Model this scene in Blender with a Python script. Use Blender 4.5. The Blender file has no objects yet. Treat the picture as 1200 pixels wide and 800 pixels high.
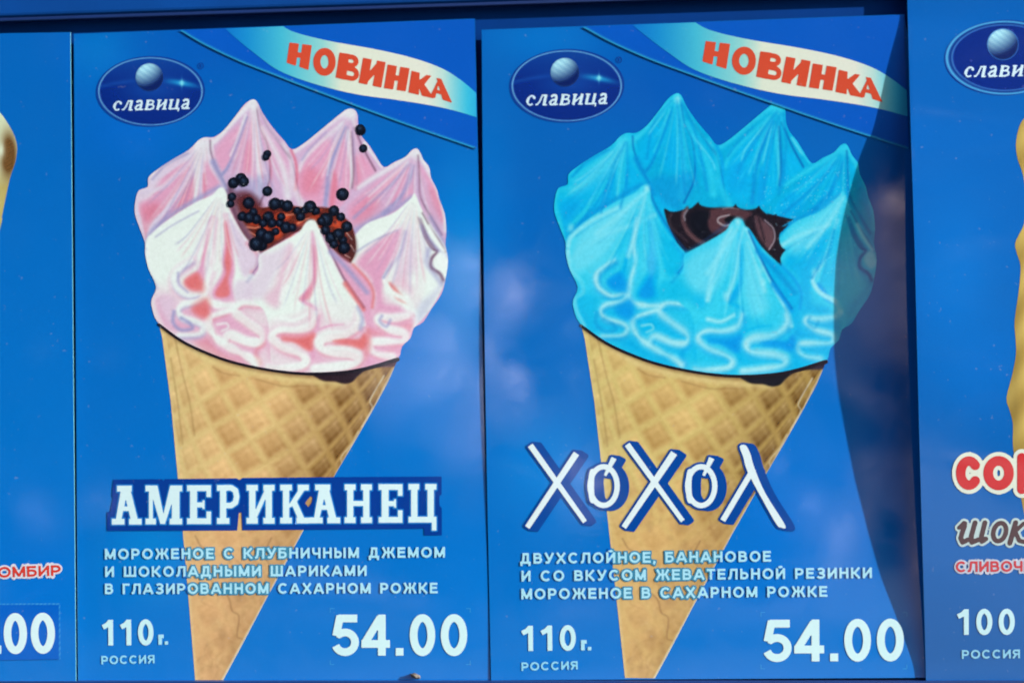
import bpy, math, random
import numpy as np
from mathutils import Vector, Matrix
random.seed(7); RNG = np.random.default_rng(7)
sc = bpy.context.scene; COL = sc.collection

# ------------------------------------------------------------------ camera, sky, sun, exposure
SCALE = 0.00025                      # metres of the display per photo pixel at the middle
cam_d = bpy.data.cameras.new('camera'); cam_d.sensor_width = 36.0; cam_d.lens = 72.0
cam_d.clip_start = 0.01; cam_d.clip_end = 400
cam = bpy.data.objects.new('camera', cam_d); COL.objects.link(cam); sc.camera = cam
cam.matrix_world = (Matrix.Translation((0, -0.6, -0.02)) @ Matrix.Rotation(math.radians(90 + 1.9), 4, 'X')
                    @ Matrix.Rotation(math.radians(1.3), 4, 'Z'))
cam_d.dof.use_dof = True; cam_d.dof.focus_distance = 0.566; cam_d.dof.aperture_fstop = 9.0

SUN_DIR = Vector((0.90, -0.27, 0.34)).normalized()     # towards the sun: from the right, in front, a little above
sun_d = bpy.data.lights.new('sun', 'SUN'); sun_d.energy = 5.0; sun_d.angle = math.radians(0.55); sun_d.color = (1.0, 0.975, 0.95)
sun = bpy.data.objects.new('sun', sun_d); COL.objects.link(sun)
sun.rotation_euler = SUN_DIR.to_track_quat('Z', 'Y').to_euler()
world = bpy.data.worlds.new('World'); sc.world = world; world.use_nodes = True
wn = world.node_tree; bg = wn.nodes['Background']
sky = wn.nodes.new('ShaderNodeTexSky'); sky.sky_type = 'NISHITA'; sky.sun_disc = False
sky.sun_elevation = math.asin(SUN_DIR.z); sky.sun_rotation = math.atan2(SUN_DIR.x, SUN_DIR.y)
sky.air_density = 1.0; sky.dust_density = 2.0
wn.links.new(sky.outputs[0], bg.inputs[0]); bg.inputs[1].default_value = 0.105
sc.view_settings.view_transform = 'Standard'; sc.view_settings.look = 'None'
sc.view_settings.exposure = 1.09; sc.view_settings.gamma = 1.0; sc.view_settings.use_curve_mapping = False
ILL = np.array([1.15, 1.03, 1.00])   # light that reaches a sunlit card: printed inks are worked out from it

# ------------------------------------------------------------------ geometry of the display
CM = cam.matrix_world.copy(); CO = CM.translation
R3 = np.array(CM.to_3x3())
def surf_point(px, py, depth, off=0.0):
    """photo pixel -> point of the display lying on the surface y = -(depth(x,z)+off)"""
    px = np.asarray(px, float); py = np.asarray(py, float)
    dx = (px - 600) / 1200 * 36.0 / 72.0; dy = -(py - 400) / 1200 * 36.0 / 72.0
    d = np.stack([dx, dy, -np.ones_like(dx)], -1) @ R3.T
    y = np.full(px.shape, 0.0) - 0.003
    for _ in range(5):
        t = (y - CO.y) / d[..., 1]
        x = CO.x + t * d[..., 0]; z = CO.z + t * d[..., 2]
        y = -(depth(x, z) + off)
    t = (y - CO.y) / d[..., 1]
    return np.stack([CO.x + t * d[..., 0], y, CO.z + t * d[..., 2]], -1)

def flat(v): return lambda x, z: np.full(np.shape(x), v)
def gs(x, z, cx, cz, sx, sz): return np.exp(-((x - cx) / sx) ** 2 - ((z - cz) / sz) ** 2)
def depth0(x, z): return 0.0036 + 0.0006 * gs(x, z, -.16, -.02, .05, .06)
def depth1(x, z): return 0.0020 + 0.0006 * gs(x, z, -.085, .0, .05, .09) + 0.0001 * np.sin(z * 60 + x * 25)
def depth2(x, z): return 0.0022 + 0.0005 * gs(x, z, .04, .01, .06, .08) + 0.00008 * np.sin(z * 55 - x * 30 + 1)
# how far the left edge of the fourth card bows out: read back from the edge of the shade it throws on the third
_sh = np.array([(1058, 20), (1040, 82), (1025, 150), (1007, 195), (992, 250), (983, 300), (980, 350), (980, 400), (984, 450),
                (990, 490), (1003, 560), (1020, 625), (1035, 673), (1057, 723), (1080, 780)], float)
_P = surf_point(_sh[:, 0], _sh[:, 1], depth2, .0005)
def edge_px(y): return np.interp(y, [0, 20, 150, 300, 380, 500, 640, 740, 800], [1063, 1063.5, 1067, 1072, 1074, 1077, 1081, 1084, 1085.5])
_g = np.full(len(_sh), .005); _ez = _P[:, 2].copy()
for _ in range(12):
    _ey = np.interp(_ez, _P[::-1, 2], _sh[::-1, 1])       # photo row of that height, near enough
    E = surf_point(edge_px(_ey), _ey, lambda x, z: 0.0022 + _g)
    _g = np.clip((E[:, 0] - _P[:, 0]) / (SUN_DIR.x / -SUN_DIR.y), 0.0, .03)
    _ez = _P[:, 2] + SUN_DIR.z / SUN_DIR.x * (E[:, 0] - _P[:, 0])
_o = np.argsort(_ez); EZ, EG = _ez[_o], _g[_o]
_zz = np.linspace(-.14, .14, 281); _gg = np.interp(_zz, EZ, EG)
_k = np.exp(-np.linspace(-2, 2, 13) ** 2); _k /= _k.sum()
_gg = np.convolve(np.pad(_gg, 6, 'edge'), _k, 'valid')
def depth3(x, z):
    g = np.interp(z, _zz, _gg)
    s = np.clip((x - 0.115) / 0.12, 0, 1)
    return 0.0027 + g * (1 - s) ** 1.4

# ------------------------------------------------------------------ colour
def lin(c):
    c = np.asarray(c, float) / 255.0
    return np.where(c <= .04045, c / 12.92, ((c + .055) / 1.055) ** 2.4)
def ink(c): return np.clip(lin(c) / ILL, 0.0, 0.91)

# ------------------------------------------------------------------ materials
def print_material(name, rough=.7, coat=.9, coat_rough=.06, grain=.018, wave=.045):
    m = bpy.data.materials.new(name); m.use_nodes = True; nt = m.node_tree; N = nt.nodes; L = nt.links
    b = N['Principled BSDF']
    a = N.new('ShaderNodeAttribute'); a.attribute_name = 'ink'
    tc = N.new('ShaderNodeTexCoord')
    n1 = N.new('ShaderNodeTexNoise'); n1.inputs['Scale'].default_value = 1700; n1.inputs['Detail'].default_value = 1
    n2 = N.new('ShaderNodeTexNoise'); n2.inputs['Scale'].default_value = 38; n2.inputs['Detail'].default_value = 3
    L.new(tc.outputs['Object'], n1.inputs['Vector']); L.new(tc.outputs['Object'], n2.inputs['Vector'])
    ad = N.new('ShaderNodeMath'); ad.operation = 'ADD'; L.new(n1.outputs[0], ad.inputs[0]); L.new(n2.outputs[0], ad.inputs[1])
    mr = N.new('ShaderNodeMapRange'); mr.inputs['From Min'].default_value = .6; mr.inputs['From Max'].default_value = 1.4
    mr.inputs['To Min'].default_value = 1 - grain * 2; mr.inputs['To Max'].default_value = 1 + grain * 2
    L.new(ad.outputs[0], mr.inputs['Value'])
    vm = N.new('ShaderNodeVectorMath'); vm.operation = 'SCALE'; L.new(a.outputs['Color'], vm.inputs[0]); L.new(mr.outputs[0], vm.inputs['Scale'])
    n5 = N.new('ShaderNodeTexNoise'); n5.inputs['Scale'].default_value = 620; n5.inputs['Detail'].default_value = 2; L.new(tc.outputs['Object'], n5.inputs['Vector'])
    r5 = N.new('ShaderNodeMapRange'); r5.inputs['From Min'].default_value = .70; r5.inputs['From Max'].default_value = .80; r5.inputs['To Max'].default_value = .22; L.new(n5.outputs[0], r5.inputs['Value'])
    mx = N.new('ShaderNodeMix'); mx.data_type = 'RGBA'; L.new(r5.outputs[0], mx.inputs['Factor']); L.new(vm.outputs[0], mx.inputs[6]); mx.inputs[7].default_value = (.35, .42, .5, 1)
    L.new(mx.outputs[2], b.inputs['Base Color'])
    b.inputs['Roughness'].default_value = rough; b.inputs['Specular IOR Level'].default_value = .04
    b.inputs['Coat Weight'].default_value = coat; b.inputs['Coat Roughness'].default_value = coat_rough; b.inputs['Coat IOR'].default_value = 2.9
    n3 = N.new('ShaderNodeTexNoise'); n3.inputs['Scale'].default_value = 30; n3.inputs['Detail'].default_value = 2
    L.new(tc.outputs['Object'], n3.inputs['Vector'])
    bp = N.new('ShaderNodeBump'); bp.inputs['Strength'].default_value = wave; bp.inputs['Distance'].default_value = .0006
    n4 = N.new('ShaderNodeTexNoise'); n4.inputs['Scale'].default_value = 55; n4.inputs['Detail'].default_value = 4; n4.inputs['Distortion'].default_value = 1.5
    L.new(tc.outputs['Object'], n4.inputs['Vector']); r4 = N.new('ShaderNodeMapRange'); r4.inputs['From Min'].default_value = .35; r4.inputs['From Max'].default_value = .7
    r4.inputs['To Min'].default_value = .02; r4.inputs['To Max'].default_value = .10; L.new(n4.outputs[0], r4.inputs['Value']); L.new(r4.outputs[0], b.inputs['Coat Roughness'])
    L.new(n3.outputs[0], bp.inputs['Height']); L.new(bp.outputs[0], b.inputs['Coat Normal'])
    return m
def plain_material(name, col, rough=.5, coat=0, nscale=20, amt=.2, bump=0, spec=.5):
    m = bpy.data.materials.new(name); m.use_nodes = True; nt = m.node_tree; N = nt.nodes; L = nt.links
    b = N['Principled BSDF']; tc = N.new('ShaderNodeTexCoord')
    n = N.new('ShaderNodeTexNoise'); n.inputs['Scale'].default_value = nscale; n.inputs['Detail'].default_value = 5
    L.new(tc.outputs['Object'], n.inputs['Vector'])
    r = N.new('ShaderNodeMapRange'); r.inputs['From Min'].default_value = .3; r.inputs['From Max'].default_value = .7
    r.inputs['To Min'].default_value = 1 - amt; r.inputs['To Max'].default_value = 1 + amt; L.new(n.outputs[0], r.inputs['Value'])
    vm = N.new('ShaderNodeVectorMath'); vm.operation = 'SCALE'; vm.inputs[0].default_value = tuple(col)
    L.new(r.outputs[0], vm.inputs['Scale']); L.new(vm.outputs[0], b.inputs['Base Color'])
    b.inputs['Roughness'].default_value = rough; b.inputs['Coat Weight'].default_value = coat; b.inputs['Specular IOR Level'].default_value = spec
    if bump:
        bp = N.new('ShaderNodeBump'); bp.inputs['Strength'].default_value = bump; bp.inputs['Distance'].default_value = .001
        L.new(n.outputs[0], bp.inputs['Height']); L.new(bp.outputs[0], b.inputs['Normal'])
    return m
M_PRINT = print_material('laminated_print')
M_BACK = plain_material('blue_painted_metal', ink((2, 62, 132)), .7, 0, 25, .14, spec=.08)
M_WALL = plain_material('dark_blue_painted_metal', ink((0, 50, 116)), .8, 0, 25, .15, spec=.05)
M_DARK = plain_material('dark_blue_metal', ink((0, 38, 95)), .5, .2, 30, .15)

# ------------------------------------------------------------------ shapes: curves, distances
def smooth(pts, n=8, closed=False):
    p = np.array(pts, float)
    if len(p) < 3: return p
    if closed: q = np.vstack([p[-1], p, p[0], p[1]])
    else: q = np.vstack([2 * p[0] - p[1], p, 2 * p[-1] - p[-2]])
    out = []
    for i in range(1, len(q) - 2):
        a, b, c, d = q[i - 1], q[i], q[i + 1], q[i + 2]
        for k in range(n):
            t = k / n
            out.append(.5 * ((2 * b) + (-a + c) * t + (2 * a - 5 * b + 4 * c - d) * t * t + (-a + 3 * b - 3 * c + d) * t ** 3))
    if not closed: out.append(p[-1])
    return np.array(out)
def seg_dist(X, Y, P, closed=False, want_t=False):
    """distance to a polyline; with want_t also the place (0..1) along it"""
    D = np.full(X.shape, 1e9); T = np.zeros(X.shape); n = len(P); m = n if closed else n - 1
    for i in range(m):
        a = P[i]; b = P[(i + 1) % n]; ab = b - a; l2 = max(ab @ ab, 1e-12)
        t = np.clip(((X - a[0]) * ab[0] + (Y - a[1]) * ab[1]) / l2, 0, 1)
        d = (X - a[0] - t * ab[0]) ** 2 + (Y - a[1] - t * ab[1]) ** 2
        if want_t:
            k = d < D; T = np.where(k, (i + t) / m, T)
        D = np.minimum(D, d)
    return (np.sqrt(D), T) if want_t else np.sqrt(D)
def poly_sd(X, Y, P):
    P = np.asarray(P, float); d = seg_dist(X, Y, P, True); ins = np.zeros(X.shape, bool); n = len(P)
    for i in range(n):
        x1, y1 = P[i]; x2, y2 = P[(i + 1) % n]
        if y1 == y2: continue
        c = ((y1 > Y) != (y2 > Y)) & (X < (x2 - x1) * (Y - y1) / (y2 - y1) + x1); ins ^= c
    return np.where(ins, -d, d)
def stroke_sd(X, Y, P, w, flat_ends=True):
    P = np.asarray(P, float); d = seg_dist(X, Y, P) - w / 2
    if flat_ends and np.linalg.norm(P[0] - P[-1]) > w * .5:
        for e, q in ((P[0], P[1]), (P[-1], P[-2])):
            u = (e - q) / max(np.linalg.norm(e - q), 1e-9)
            s = (X - e[0]) * u[0] + (Y - e[1]) * u[1]
            near = (X - e[0]) ** 2 + (Y - e[1]) ** 2 < (w * 1.1) ** 2
            d = np.where(near, np.maximum(d, s), d)
    return d
def ell_sd(X, Y, cx, cy, rx, ry, rot=0.0):
    c, s = math.cos(rot), math.sin(rot); u = (X - cx) * c + (Y - cy) * s; v = -(X - cx) * s + (Y - cy) * c
    k0 = np.sqrt((u / rx) ** 2 + (v / ry) ** 2); k1 = np.sqrt((u / rx ** 2) ** 2 + (v / ry ** 2) ** 2)
    return k0 * (k0 - 1) / np.maximum(k1, 1e-9)

# ------------------------------------------------------------------ meshes printed on a card
def link_mesh(name, V, F, parent=None, mat=None, cols=None, smooth_sh=True):
    me = bpy.data.meshes.new(name); V = np.asarray(V, float)
    if parent is not None: V = V - np.array(parent.location)
    F = np.asarray(F, np.int32)
    me.vertices.add(len(V)); me.vertices.foreach_set('co', V.astype(np.float32).ravel())
    k = F.shape[1]
    me.loops.add(F.size); me.loops.foreach_set('vertex_index', F.ravel())
    me.polygons.add(len(F)); me.polygons.foreach_set('loop_start', np.arange(0, F.size, k, dtype=np.int32))
    me.polygons.foreach_set('use_smooth', np.full(len(F), smooth_sh))
    me.update(calc_edges=True); me.validate()
    if cols is not None:
        a = me.color_attributes.new('ink', 'FLOAT_COLOR', 'POINT')
        c4 = np.ones((len(V), 4), np.float32); c4[:, :3] = cols; a.data.foreach_set('color', c4.ravel())
    if mat: me.materials.append(mat)
    o = bpy.data.objects.new(name, me); COL.objects.link(o)
    if parent is not None: o.parent = parent
    return o
GAP = 0.000035
def printed(name, parent, depth, sdf, box, step, layer, colour, warp=None, clip=None):
    """one flat print: the inside of sdf, snapped to its outline; colour = rgb ink or f(X,Y)->inks"""
    x0, y0, x1, y1 = box; pad = step * 1.5
    xs = np.arange(x0 - pad, x1 + pad + step, step); ys = np.arange(y0 - pad, y1 + pad + step, step)
    X, Y = np.meshgrid(xs, ys); S = sdf(X, Y)
    if clip is not None: S = np.maximum(S, clip(X, Y))
    gy, gx = np.gradient(S, step); g2 = np.maximum(gx * gx + gy * gy, .25)
    ins = S < 0
    q = ins[:-1, :-1] | ins[1:, :-1] | ins[:-1, 1:] | ins[1:, 1:]
    out = (~ins) & (S < step * 2.2)
    X2 = np.where(out, X - S * gx / g2, X); Y2 = np.where(out, Y - S * gy / g2, Y)
    idx = np.arange(X.size).reshape(X.shape)
    F = np.stack([idx[1:, :-1][q], idx[1:, 1:][q], idx[:-1, 1:][q], idx[:-1, :-1][q]], -1)
    if not len(F): return None
    used = np.zeros(X.size, bool); used[F.ravel()] = True
    remap = np.cumsum(used) - 1; F = remap[F]
    x = X2.ravel()[used]; y = Y2.ravel()[used]
    if callable(colour): C = colour(x, y)
    else: C = np.tile(ink(colour), (len(x), 1))
    if warp is not None: x, y = warp(x, y)
    V = surf_point(x, y, depth, THICK + layer * GAP)
    return link_mesh(name, V, F, parent, M_PRINT, C)
THICK = 0.0005

# ------------------------------------------------------------------ lettering: strokes on a cap height of 1, y up
def arc(cx, cy, rx, ry, a0, a1, n=18):
    t = np.radians(np.linspace(a0, a1, n)); return [(cx + rx * math.cos(k), cy + ry * math.sin(k)) for k in t]
def sans(w):
    h = w / 2; t = 1 - h; G = {}
    def bowl(x0, x1, y0, y1):   # a D-shaped bowl from the stem at x0
        ry = (y1 - y0) / 2; rx = min(ry, (x1 - x0) * .6); cy = (y0 + y1) / 2
        return [(x0, y1)] + arc(x1 - rx, cy, rx, ry, 90, -90) + [(x0, y0)]
    G['О'] = (.92, [arc(.46, .5, .46 - h, .5 - h + .01, 0, 360, 30)])
    G['С'] = (.86, [arc(.45, .5, .45 - h, .5 - h + .01, 42, 318, 28)])
    G['М'] = (.92, [[(h, 0), (h, 1)], [(.92 - h, 0), (.92 - h, 1)], [(h * .9, .98), (.46, .08)], [(.92 - h * .9, .98), (.46, .08)]])
    G['Р'] = (.72, [[(h, 0), (h, 1)], bowl(h, .72 - h, .42, t)])
    G['Ж'] = (1.14, [[(.57, 0), (.57, 1)], [(.06, 0), (.33, .53), (.1, 1)], [(1.08, 0), (.81, .53), (1.04, 1)], [(.3, .52), (.84, .52)]])
    G['Е'] = (.68, [[(h, 0), (h, 1)], [(0, t), (.66, t)], [(0, h), (.68, h)], [(0, .52), (.62, .52)]])
    G['Н'] = (.76, [[(h, 0), (h, 1)], [(.76 - h, 0), (.76 - h, 1)], [(h, .52), (.76 - h, .52)]])
    G['К'] = (.78, [[(h, 0), (h, 1)], [(.7, 1), (.3, .5), (.73, 0)], [(h, .5), (.34, .5)]])
    G['Л'] = (.8, [[(.8 - h, 0), (.8 - h, 1)], [(.22, t), (.8 - h, t)], [(.26, 1 - h * .5), (.23, .4), (.16, .12), (0, .08)]])
    G['У'] = (.78, [[(.08, 1), (.42, .3)], [(.72, 1), (.42, .3), (.33, .12), (.22, h), (.08, h)]])
    G['Б'] = (.72, [[(h, 0), (h, 1)], [(0, t), (.64, t)], bowl(h, .72 - h, h, .58)])
    G['И'] = (.78, [[(h, 0), (h, 1)], [(.78 - h, 0), (.78 - h, 1)], [(h, .1), (.78 - h, .9)]])
    G['Й'] = (.78, G['И'][1] + [arc(.39, 1.22, .14, .12, 200, 340, 8)])
    G['Ч'] = (.72, [[(.72 - h, 0), (.72 - h, 1)], [(h, 1), (h, .62), (.16, .46), (.3, .42), (.72 - h, .46)]])
    G['Ы'] = (.98, [[(h, 0), (h, 1)], bowl(h, .66 - h, h, .58), [(.98 - h, 0), (.98 - h, 1)]])
    G['Ь'] = (.7, [[(h, 0), (h, 1)], bowl(h, .7 - h, h, .58)])
    G['Д'] = (.9, [[(.74 - h, 0), (.74 - h, 1)], [(.26, t), (.74 - h, t)], [(.3, 1), (.28, .5), (.2, .08)], [(0, h), (.88, h)], [(h, .05), (h, -.2)], [(.88 - h, .05), (.88 - h, -.2)]])
    G['Ш'] = (1.06, [[(h, 0), (h, 1)], [(.53, 0), (.53, 1)], [(1.06 - h, 0), (1.06 - h, 1)], [(0, h), (1.06, h)]])
    G['Ц'] = (.84, [[(h, 0), (h, 1)], [(.74 - h, 0), (.74 - h, 1)], [(0, h), (.84, h)], [(.84 - h, .05), (.84 - h, -.2)]])
    G['А'] = (.88, [[(.06, 0), (.43, .97)], [(.82, 0), (.45, .97)], [(.2, .3), (.68, .3)]])
    G['Г'] = (.6, [[(h, 0), (h, 1)], [(0, t), (.6, t)]])
    G['З'] = (.72, [arc(.34, .73, .36 - h, .27 - h + .02, 150, -80, 16), arc(.34, .28, .38 - h, .28 - h + .02, 80, -155, 16), [(.22, .51), (.4, .51)]])
    G['В'] = (.74, [[(h, 0), (h, 1)], bowl(h, .69 - h, .53, t), bowl(h, .74 - h, h, .53)])
    G['Х'] = (.8, [[(.06, 0), (.73, 1)], [(.74, 0), (.07, 1)]])
    G['Т'] = (.7, [[(.35, 0), (.35, 1)], [(0, t), (.7, t)]])
    G['Я'] = (.74, [[(.74 - h, 0), (.74 - h, 1)], [(.74 - h, t)] + arc(.3, .7, .3 - h, .3 - h, 90, 270) + [(.74 - h, .4 + h * .5)], [(.07, 0), (.36, .45)]])
    G['1'] = (.5, [[(.36, 0), (.36, 1)], [(.34, .93), (.22, .8), (.04, .71)]])
    G['0'] = (.62, [arc(.31, .5, .31 - h, .5 - h + .012, 0, 360, 30)])
    G['5'] = (.66, [[(.15, t), (.62, t)], [(.2, 1 - h * .3), (.1, .48)], [(.1, .5)] + arc(.32, .325, .34 - h, .325 - h + .01, 125, -160, 22)])
    G['4'] = (.7, [[(.5, 0), (.5, 1)], [(.46, .92), (.08, .3)], [(0, .285), (.7, .285)]])
    G['г'] = (.42, [[(h, 0), (h, .62)], [(0, .62 - h), (.42, .62 - h)]])
    G['.'] = (.2, [[(.1 - h * 0, 0), (.1, .2)]]); G[','] = (.2, [[(.12, .17), (.1, 0), (.04, -.16)]])
    G[' '] = (.42, [])
    return {k: (v[0], [(s, w) for s in v[1]]) for k, v in G.items()}
SANS = sans(.21); BOLD = sans(.215); LIGHT = sans(.15); HEAVY = sans(.188)

def line_glyphs(text, font, p0, p1, height, space=.16):
    """glyph strokes in photo pixels: a line from p0 (left end of the baseline) to p1 (right end)"""
    adv = []; x = 0
    for ch in text:
        adv.append(x); x += font[ch][0] + space
    total = x - space; p0 = np.array(p0, float); p1 = np.array(p1, float)
    L = np.linalg.norm(p1 - p0); u = (p1 - p0) / L; v = np.array([u[1], -u[0]]); kx = L / total
    out = []
    for ch, a in zip(text, adv):
        ss = []
        for pts, w in font[ch][1]:
            q = [p0 + u * (a + px) * kx + v * py * height for px, py in pts]
            ss.append((np.array(q), w * height))
        if ss: out.append(ss)
    return out
def glyph_field(glyphs, flat_ends=True, margin=6):
    boxes = []
    for ss in glyphs:
        P = np.vstack([s for s, _ in ss]); w = max(k for _, k in ss) / 2 + margin
        boxes.append((P[:, 0].min() - w, P[:, 1].min() - w, P[:, 0].max() + w, P[:, 1].max() + w))
    def f(X, Y):
        S = np.full(X.shape, 9.0)
        xs = X[0]; ys = Y[:, 0]
        for ss, (a, b, c, d) in zip(glyphs, boxes):
            i0, i1 = np.searchsorted(xs, (a, c)); j0, j1 = np.searchsorted(ys, (b, d))
            if i1 <= i0 or j1 <= j0: continue
            xx = X[j0:j1, i0:i1]; yy = Y[j0:j1, i0:i1]
            for pts, w in ss:
                sd = poly_sd(xx, yy, pts) if w == 0 else stroke_sd(xx, yy, pts, w, flat_ends)
                S[j0:j1, i0:i1] = np.minimum(S[j0:j1, i0:i1], sd)
        return S
    B = np.array(boxes); f.box = (B[:, 0].min(), B[:, 1].min(), B[:, 2].max(), B[:, 3].max())
    return f
def grown(f, r, extra=None):
    g = lambda X, Y: f(X, Y) - r
    b = f.box; g.box = b; return g
def letters(name, parent, depth, glyphs, colour, layer, step=.55, grow=0.0, flat_ends=True, clip=None):
    f = glyph_field(glyphs, flat_ends); g = grown(f, grow)
    return printed(name, parent, depth, g, f.box, step, layer, colour, clip=clip)

# ------------------------------------------------------------------ the painter for the printed pictures
class Canvas:
    def __init__(s, x0, y0, x1, y1, k=2, base=(0, 0, 0)):
        s.x0, s.y0, s.k = x0, y0, k; s.w = int((x1 - x0) * k); s.h = int((y1 - y0) * k)
        s.A = np.tile(np.array(base, float), (s.h, s.w, 1))
        s.X, s.Y = np.meshgrid(x0 + (np.arange(s.w) + .5) / k, y0 + (np.arange(s.h) + .5) / k)
    def _win(s, P, m):
        a = np.clip(((P[:, 0].min() - m - s.x0) * s.k), 0, s.w); b = np.clip(((P[:, 0].max() + m - s.x0) * s.k) + 1, 0, s.w)
        c = np.clip(((P[:, 1].min() - m - s.y0) * s.k), 0, s.h); d = np.clip(((P[:, 1].max() + m - s.y0) * s.k) + 1, 0, s.h)
        return slice(int(c), int(d)), slice(int(a), int(b))
    def _mix(s, w, cov, col):
        cov = cov[..., None]; s.A[w] = s.A[w] * (1 - cov) + np.array(col, float) * cov
    def poly(s, pts, col, blur=1.0, alpha=1.0, sm=True, clip=None):
        P = smooth(pts, 6, True) if sm else np.array(pts, float)
        w = s._win(P, blur + 1); X, Y = s.X[w], s.Y[w]
        if not X.size: return
        t = np.clip(.5 - poly_sd(X, Y, P) / (2 * blur), 0, 1); t = t * t * (3 - 2 * t)
        if clip is not None: t = t * clip(X, Y)
        s._mix(w, t * alpha, col)
    def stroke(s, pts, col, w0=4, w1=None, blur=1.5, alpha=1.0, wm=None, clip=None, fade=False, wob=0):
        P = smooth(pts, 6)
        w1 = w0 if w1 is None else w1; wm = (w0 + w1) / 2 if wm is None else wm
        w = s._win(P, max(w0, w1, wm) / 2 + blur + 1); X, Y = s.X[w], s.Y[w]
        if not X.size: return
        d, T = seg_dist(X, Y, P, False, True)
        wid = w0 * (1 - T) ** 2 + 2 * wm * T * (1 - T) + w1 * T ** 2 if wm != (w0 + w1) / 2 else w0 + (w1 - w0) * T
        if wob: wid = wid * (1 + wob * np.sin(T * 19 + pts[0][0]) + wob * .6 * np.sin(T * 41 + pts[0][1]))
        t = np.clip(.5 - (d - wid / 2) / (2 * blur), 0, 1); t = t * t * (3 - 2 * t)
        if wob: t = t * (1 - wob * 1.1 * (1 + np.sin(T * 13 + pts[-1][0])) / 2)
        if fade: t = t * np.clip(np.minimum(T, 1 - T) * 6, 0, 1)
        if clip is not None: t = t * clip(X, Y)
        s._mix(w, t * alpha, col)
    def blob(s, x, y, rx, ry, col, alpha=1.0, blur=.5):
        P = np.array([(x - rx, y - ry), (x + rx, y + ry)]); w = s._win(P, 3 + max(rx, ry) * blur); X, Y = s.X[w], s.Y[w]
        if not X.size: return
        k = np.sqrt(((X - x) / rx) ** 2 + ((Y - y) / ry) ** 2); t = np.clip((1 + blur - k) / (2 * blur), 0, 1); t = t * t * (3 - 2 * t)
        s._mix(w, t * alpha, col)
    def noise(s, amp, cell=3, seed=1):
        r = np.random.default_rng(seed); h = int(s.h / cell) + 3; w = int(s.w / cell) + 3
        g = r.normal(0, 1, (h, w)); yy = np.arange(s.h) / cell; xx = np.arange(s.w) / cell
        i = yy.astype(int); j = xx.astype(int); fy = (yy - i)[:, None]; fx = (xx - j)[None]
        v = g[i][:, j] * (1 - fy) * (1 - fx) + g[i + 1][:, j] * fy * (1 - fx) + g[i][:, j + 1] * (1 - fy) * fx + g[i + 1][:, j + 1] * fy * fx
        s.A += (v * amp)[..., None]
    def sample(s, x, y):
        u = np.clip((np.asarray(x) - s.x0) * s.k - .5, 0, s.w - 1.001); v = np.clip((np.asarray(y) - s.y0) * s.k - .5, 0, s.h - 1.001)
        i = v.astype(int); j = u.astype(int); fy = (v - i)[..., None]; fx = (u - j)[..., None]; A = s.A
        c = A[i, j] * (1 - fy) * (1 - fx) + A[i + 1, j] * fy * (1 - fx) + A[i, j + 1] * (1 - fy) * fx + A[i + 1, j + 1] * fy * fx
        return ink(np.clip(c, 0, 255))
# ------------------------------------------------------------------ printed picture: the whipped cream, the jam or sauce
CREAM_EDGE = [(186,379),(178,360),(178,350),(183,336),(174,315),(170,297),(170,285),(164,268),(158,250),(159,234),(163,223),(173,219),(174,208),
    (184,199),(202,187),(221,176),(232,165),(240,161),(250,161),(262,153),(276,136),(286,123),(295,117),(301,119),(308,133),(320,150),(333,165),(342,175),
    (355,169),(380,149),(397,135),(407,128),(415,128.5),(419,135),(420,149),(424,160),(433,171),(440,182),(450,196),(462,190),(475,184),(482,176.5),(488,174),(492,178),
    (496,187),(503,196),(505,208),(512,222),(515,234),(521,250),(523,270),(522,287),(525,305),(522,327),(517,345),(506,361),(496,377),(485,384),
    (481,396),(471,406),(467,419),(450,425),(430,430),(400,434.5),(360,436.5),(320,433),(280,425),(250,415.5),(215,400)]
JAM = [(268,231),(280,232),(292,228),(304,242),(317,242),(335,240),(357,243),(383,243),(400,252),(413,266),(417,291),(411,307),(401,304),(388,290),
       (377,273),(368,268),(352,270),(328,284),(303,297),(292,286),(279,262)]
def z3(p): return [(140 + x / 4, 100 + y / 4) for x, y in p]
def z4(p): return [(330 + x / 4, 100 + y / 4) for x, y in p]
def z5(p): return [(150 + x / 4, 250 + y / 4) for x, y in p]
def z6(p): return [(330 + x / 4, 250 + y / 4) for x, y in p]
def z7(p): return [(180 + x / 4, 370 + y / 4) for x, y in p]
def zj(p): return [(260 + x / 6.156, 190 + y / 6.156) for x, y in p]
def fan(c, q, tip, ends, n, seed, a=.5):
    """the fine grooves that the piping nozzle leaves, running down from the tip of a petal"""
    r = np.random.default_rng(seed); E = np.array(ends, float); T = np.array(tip, float); axis = E[1] - T
    for k in range(n):
        u = (k + r.uniform(.2, .8)) / n; e = E[0] * (1 - u) ** 2 + (2 * E[1] - .5 * (E[0] + E[2])) * 2 * u * (1 - u) + E[2] * u * u
        m = T + (e - T) * .5 + axis * .05 + r.normal(0, .8, 2); s = T + (e - T) * .06
        col = [q['ridge'], q['shade'], q['mid'], q['white'], q['deep']][k % 5]
        f = r.uniform(.72, 1.0); e2 = T + (e - T) * f
        c.stroke([tuple(s), tuple(m), tuple(e2)], col, .8, r.uniform(1.6, 3.4), r.uniform(1.2, 2.2), a * r.uniform(.35, .8), fade=True)
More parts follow.
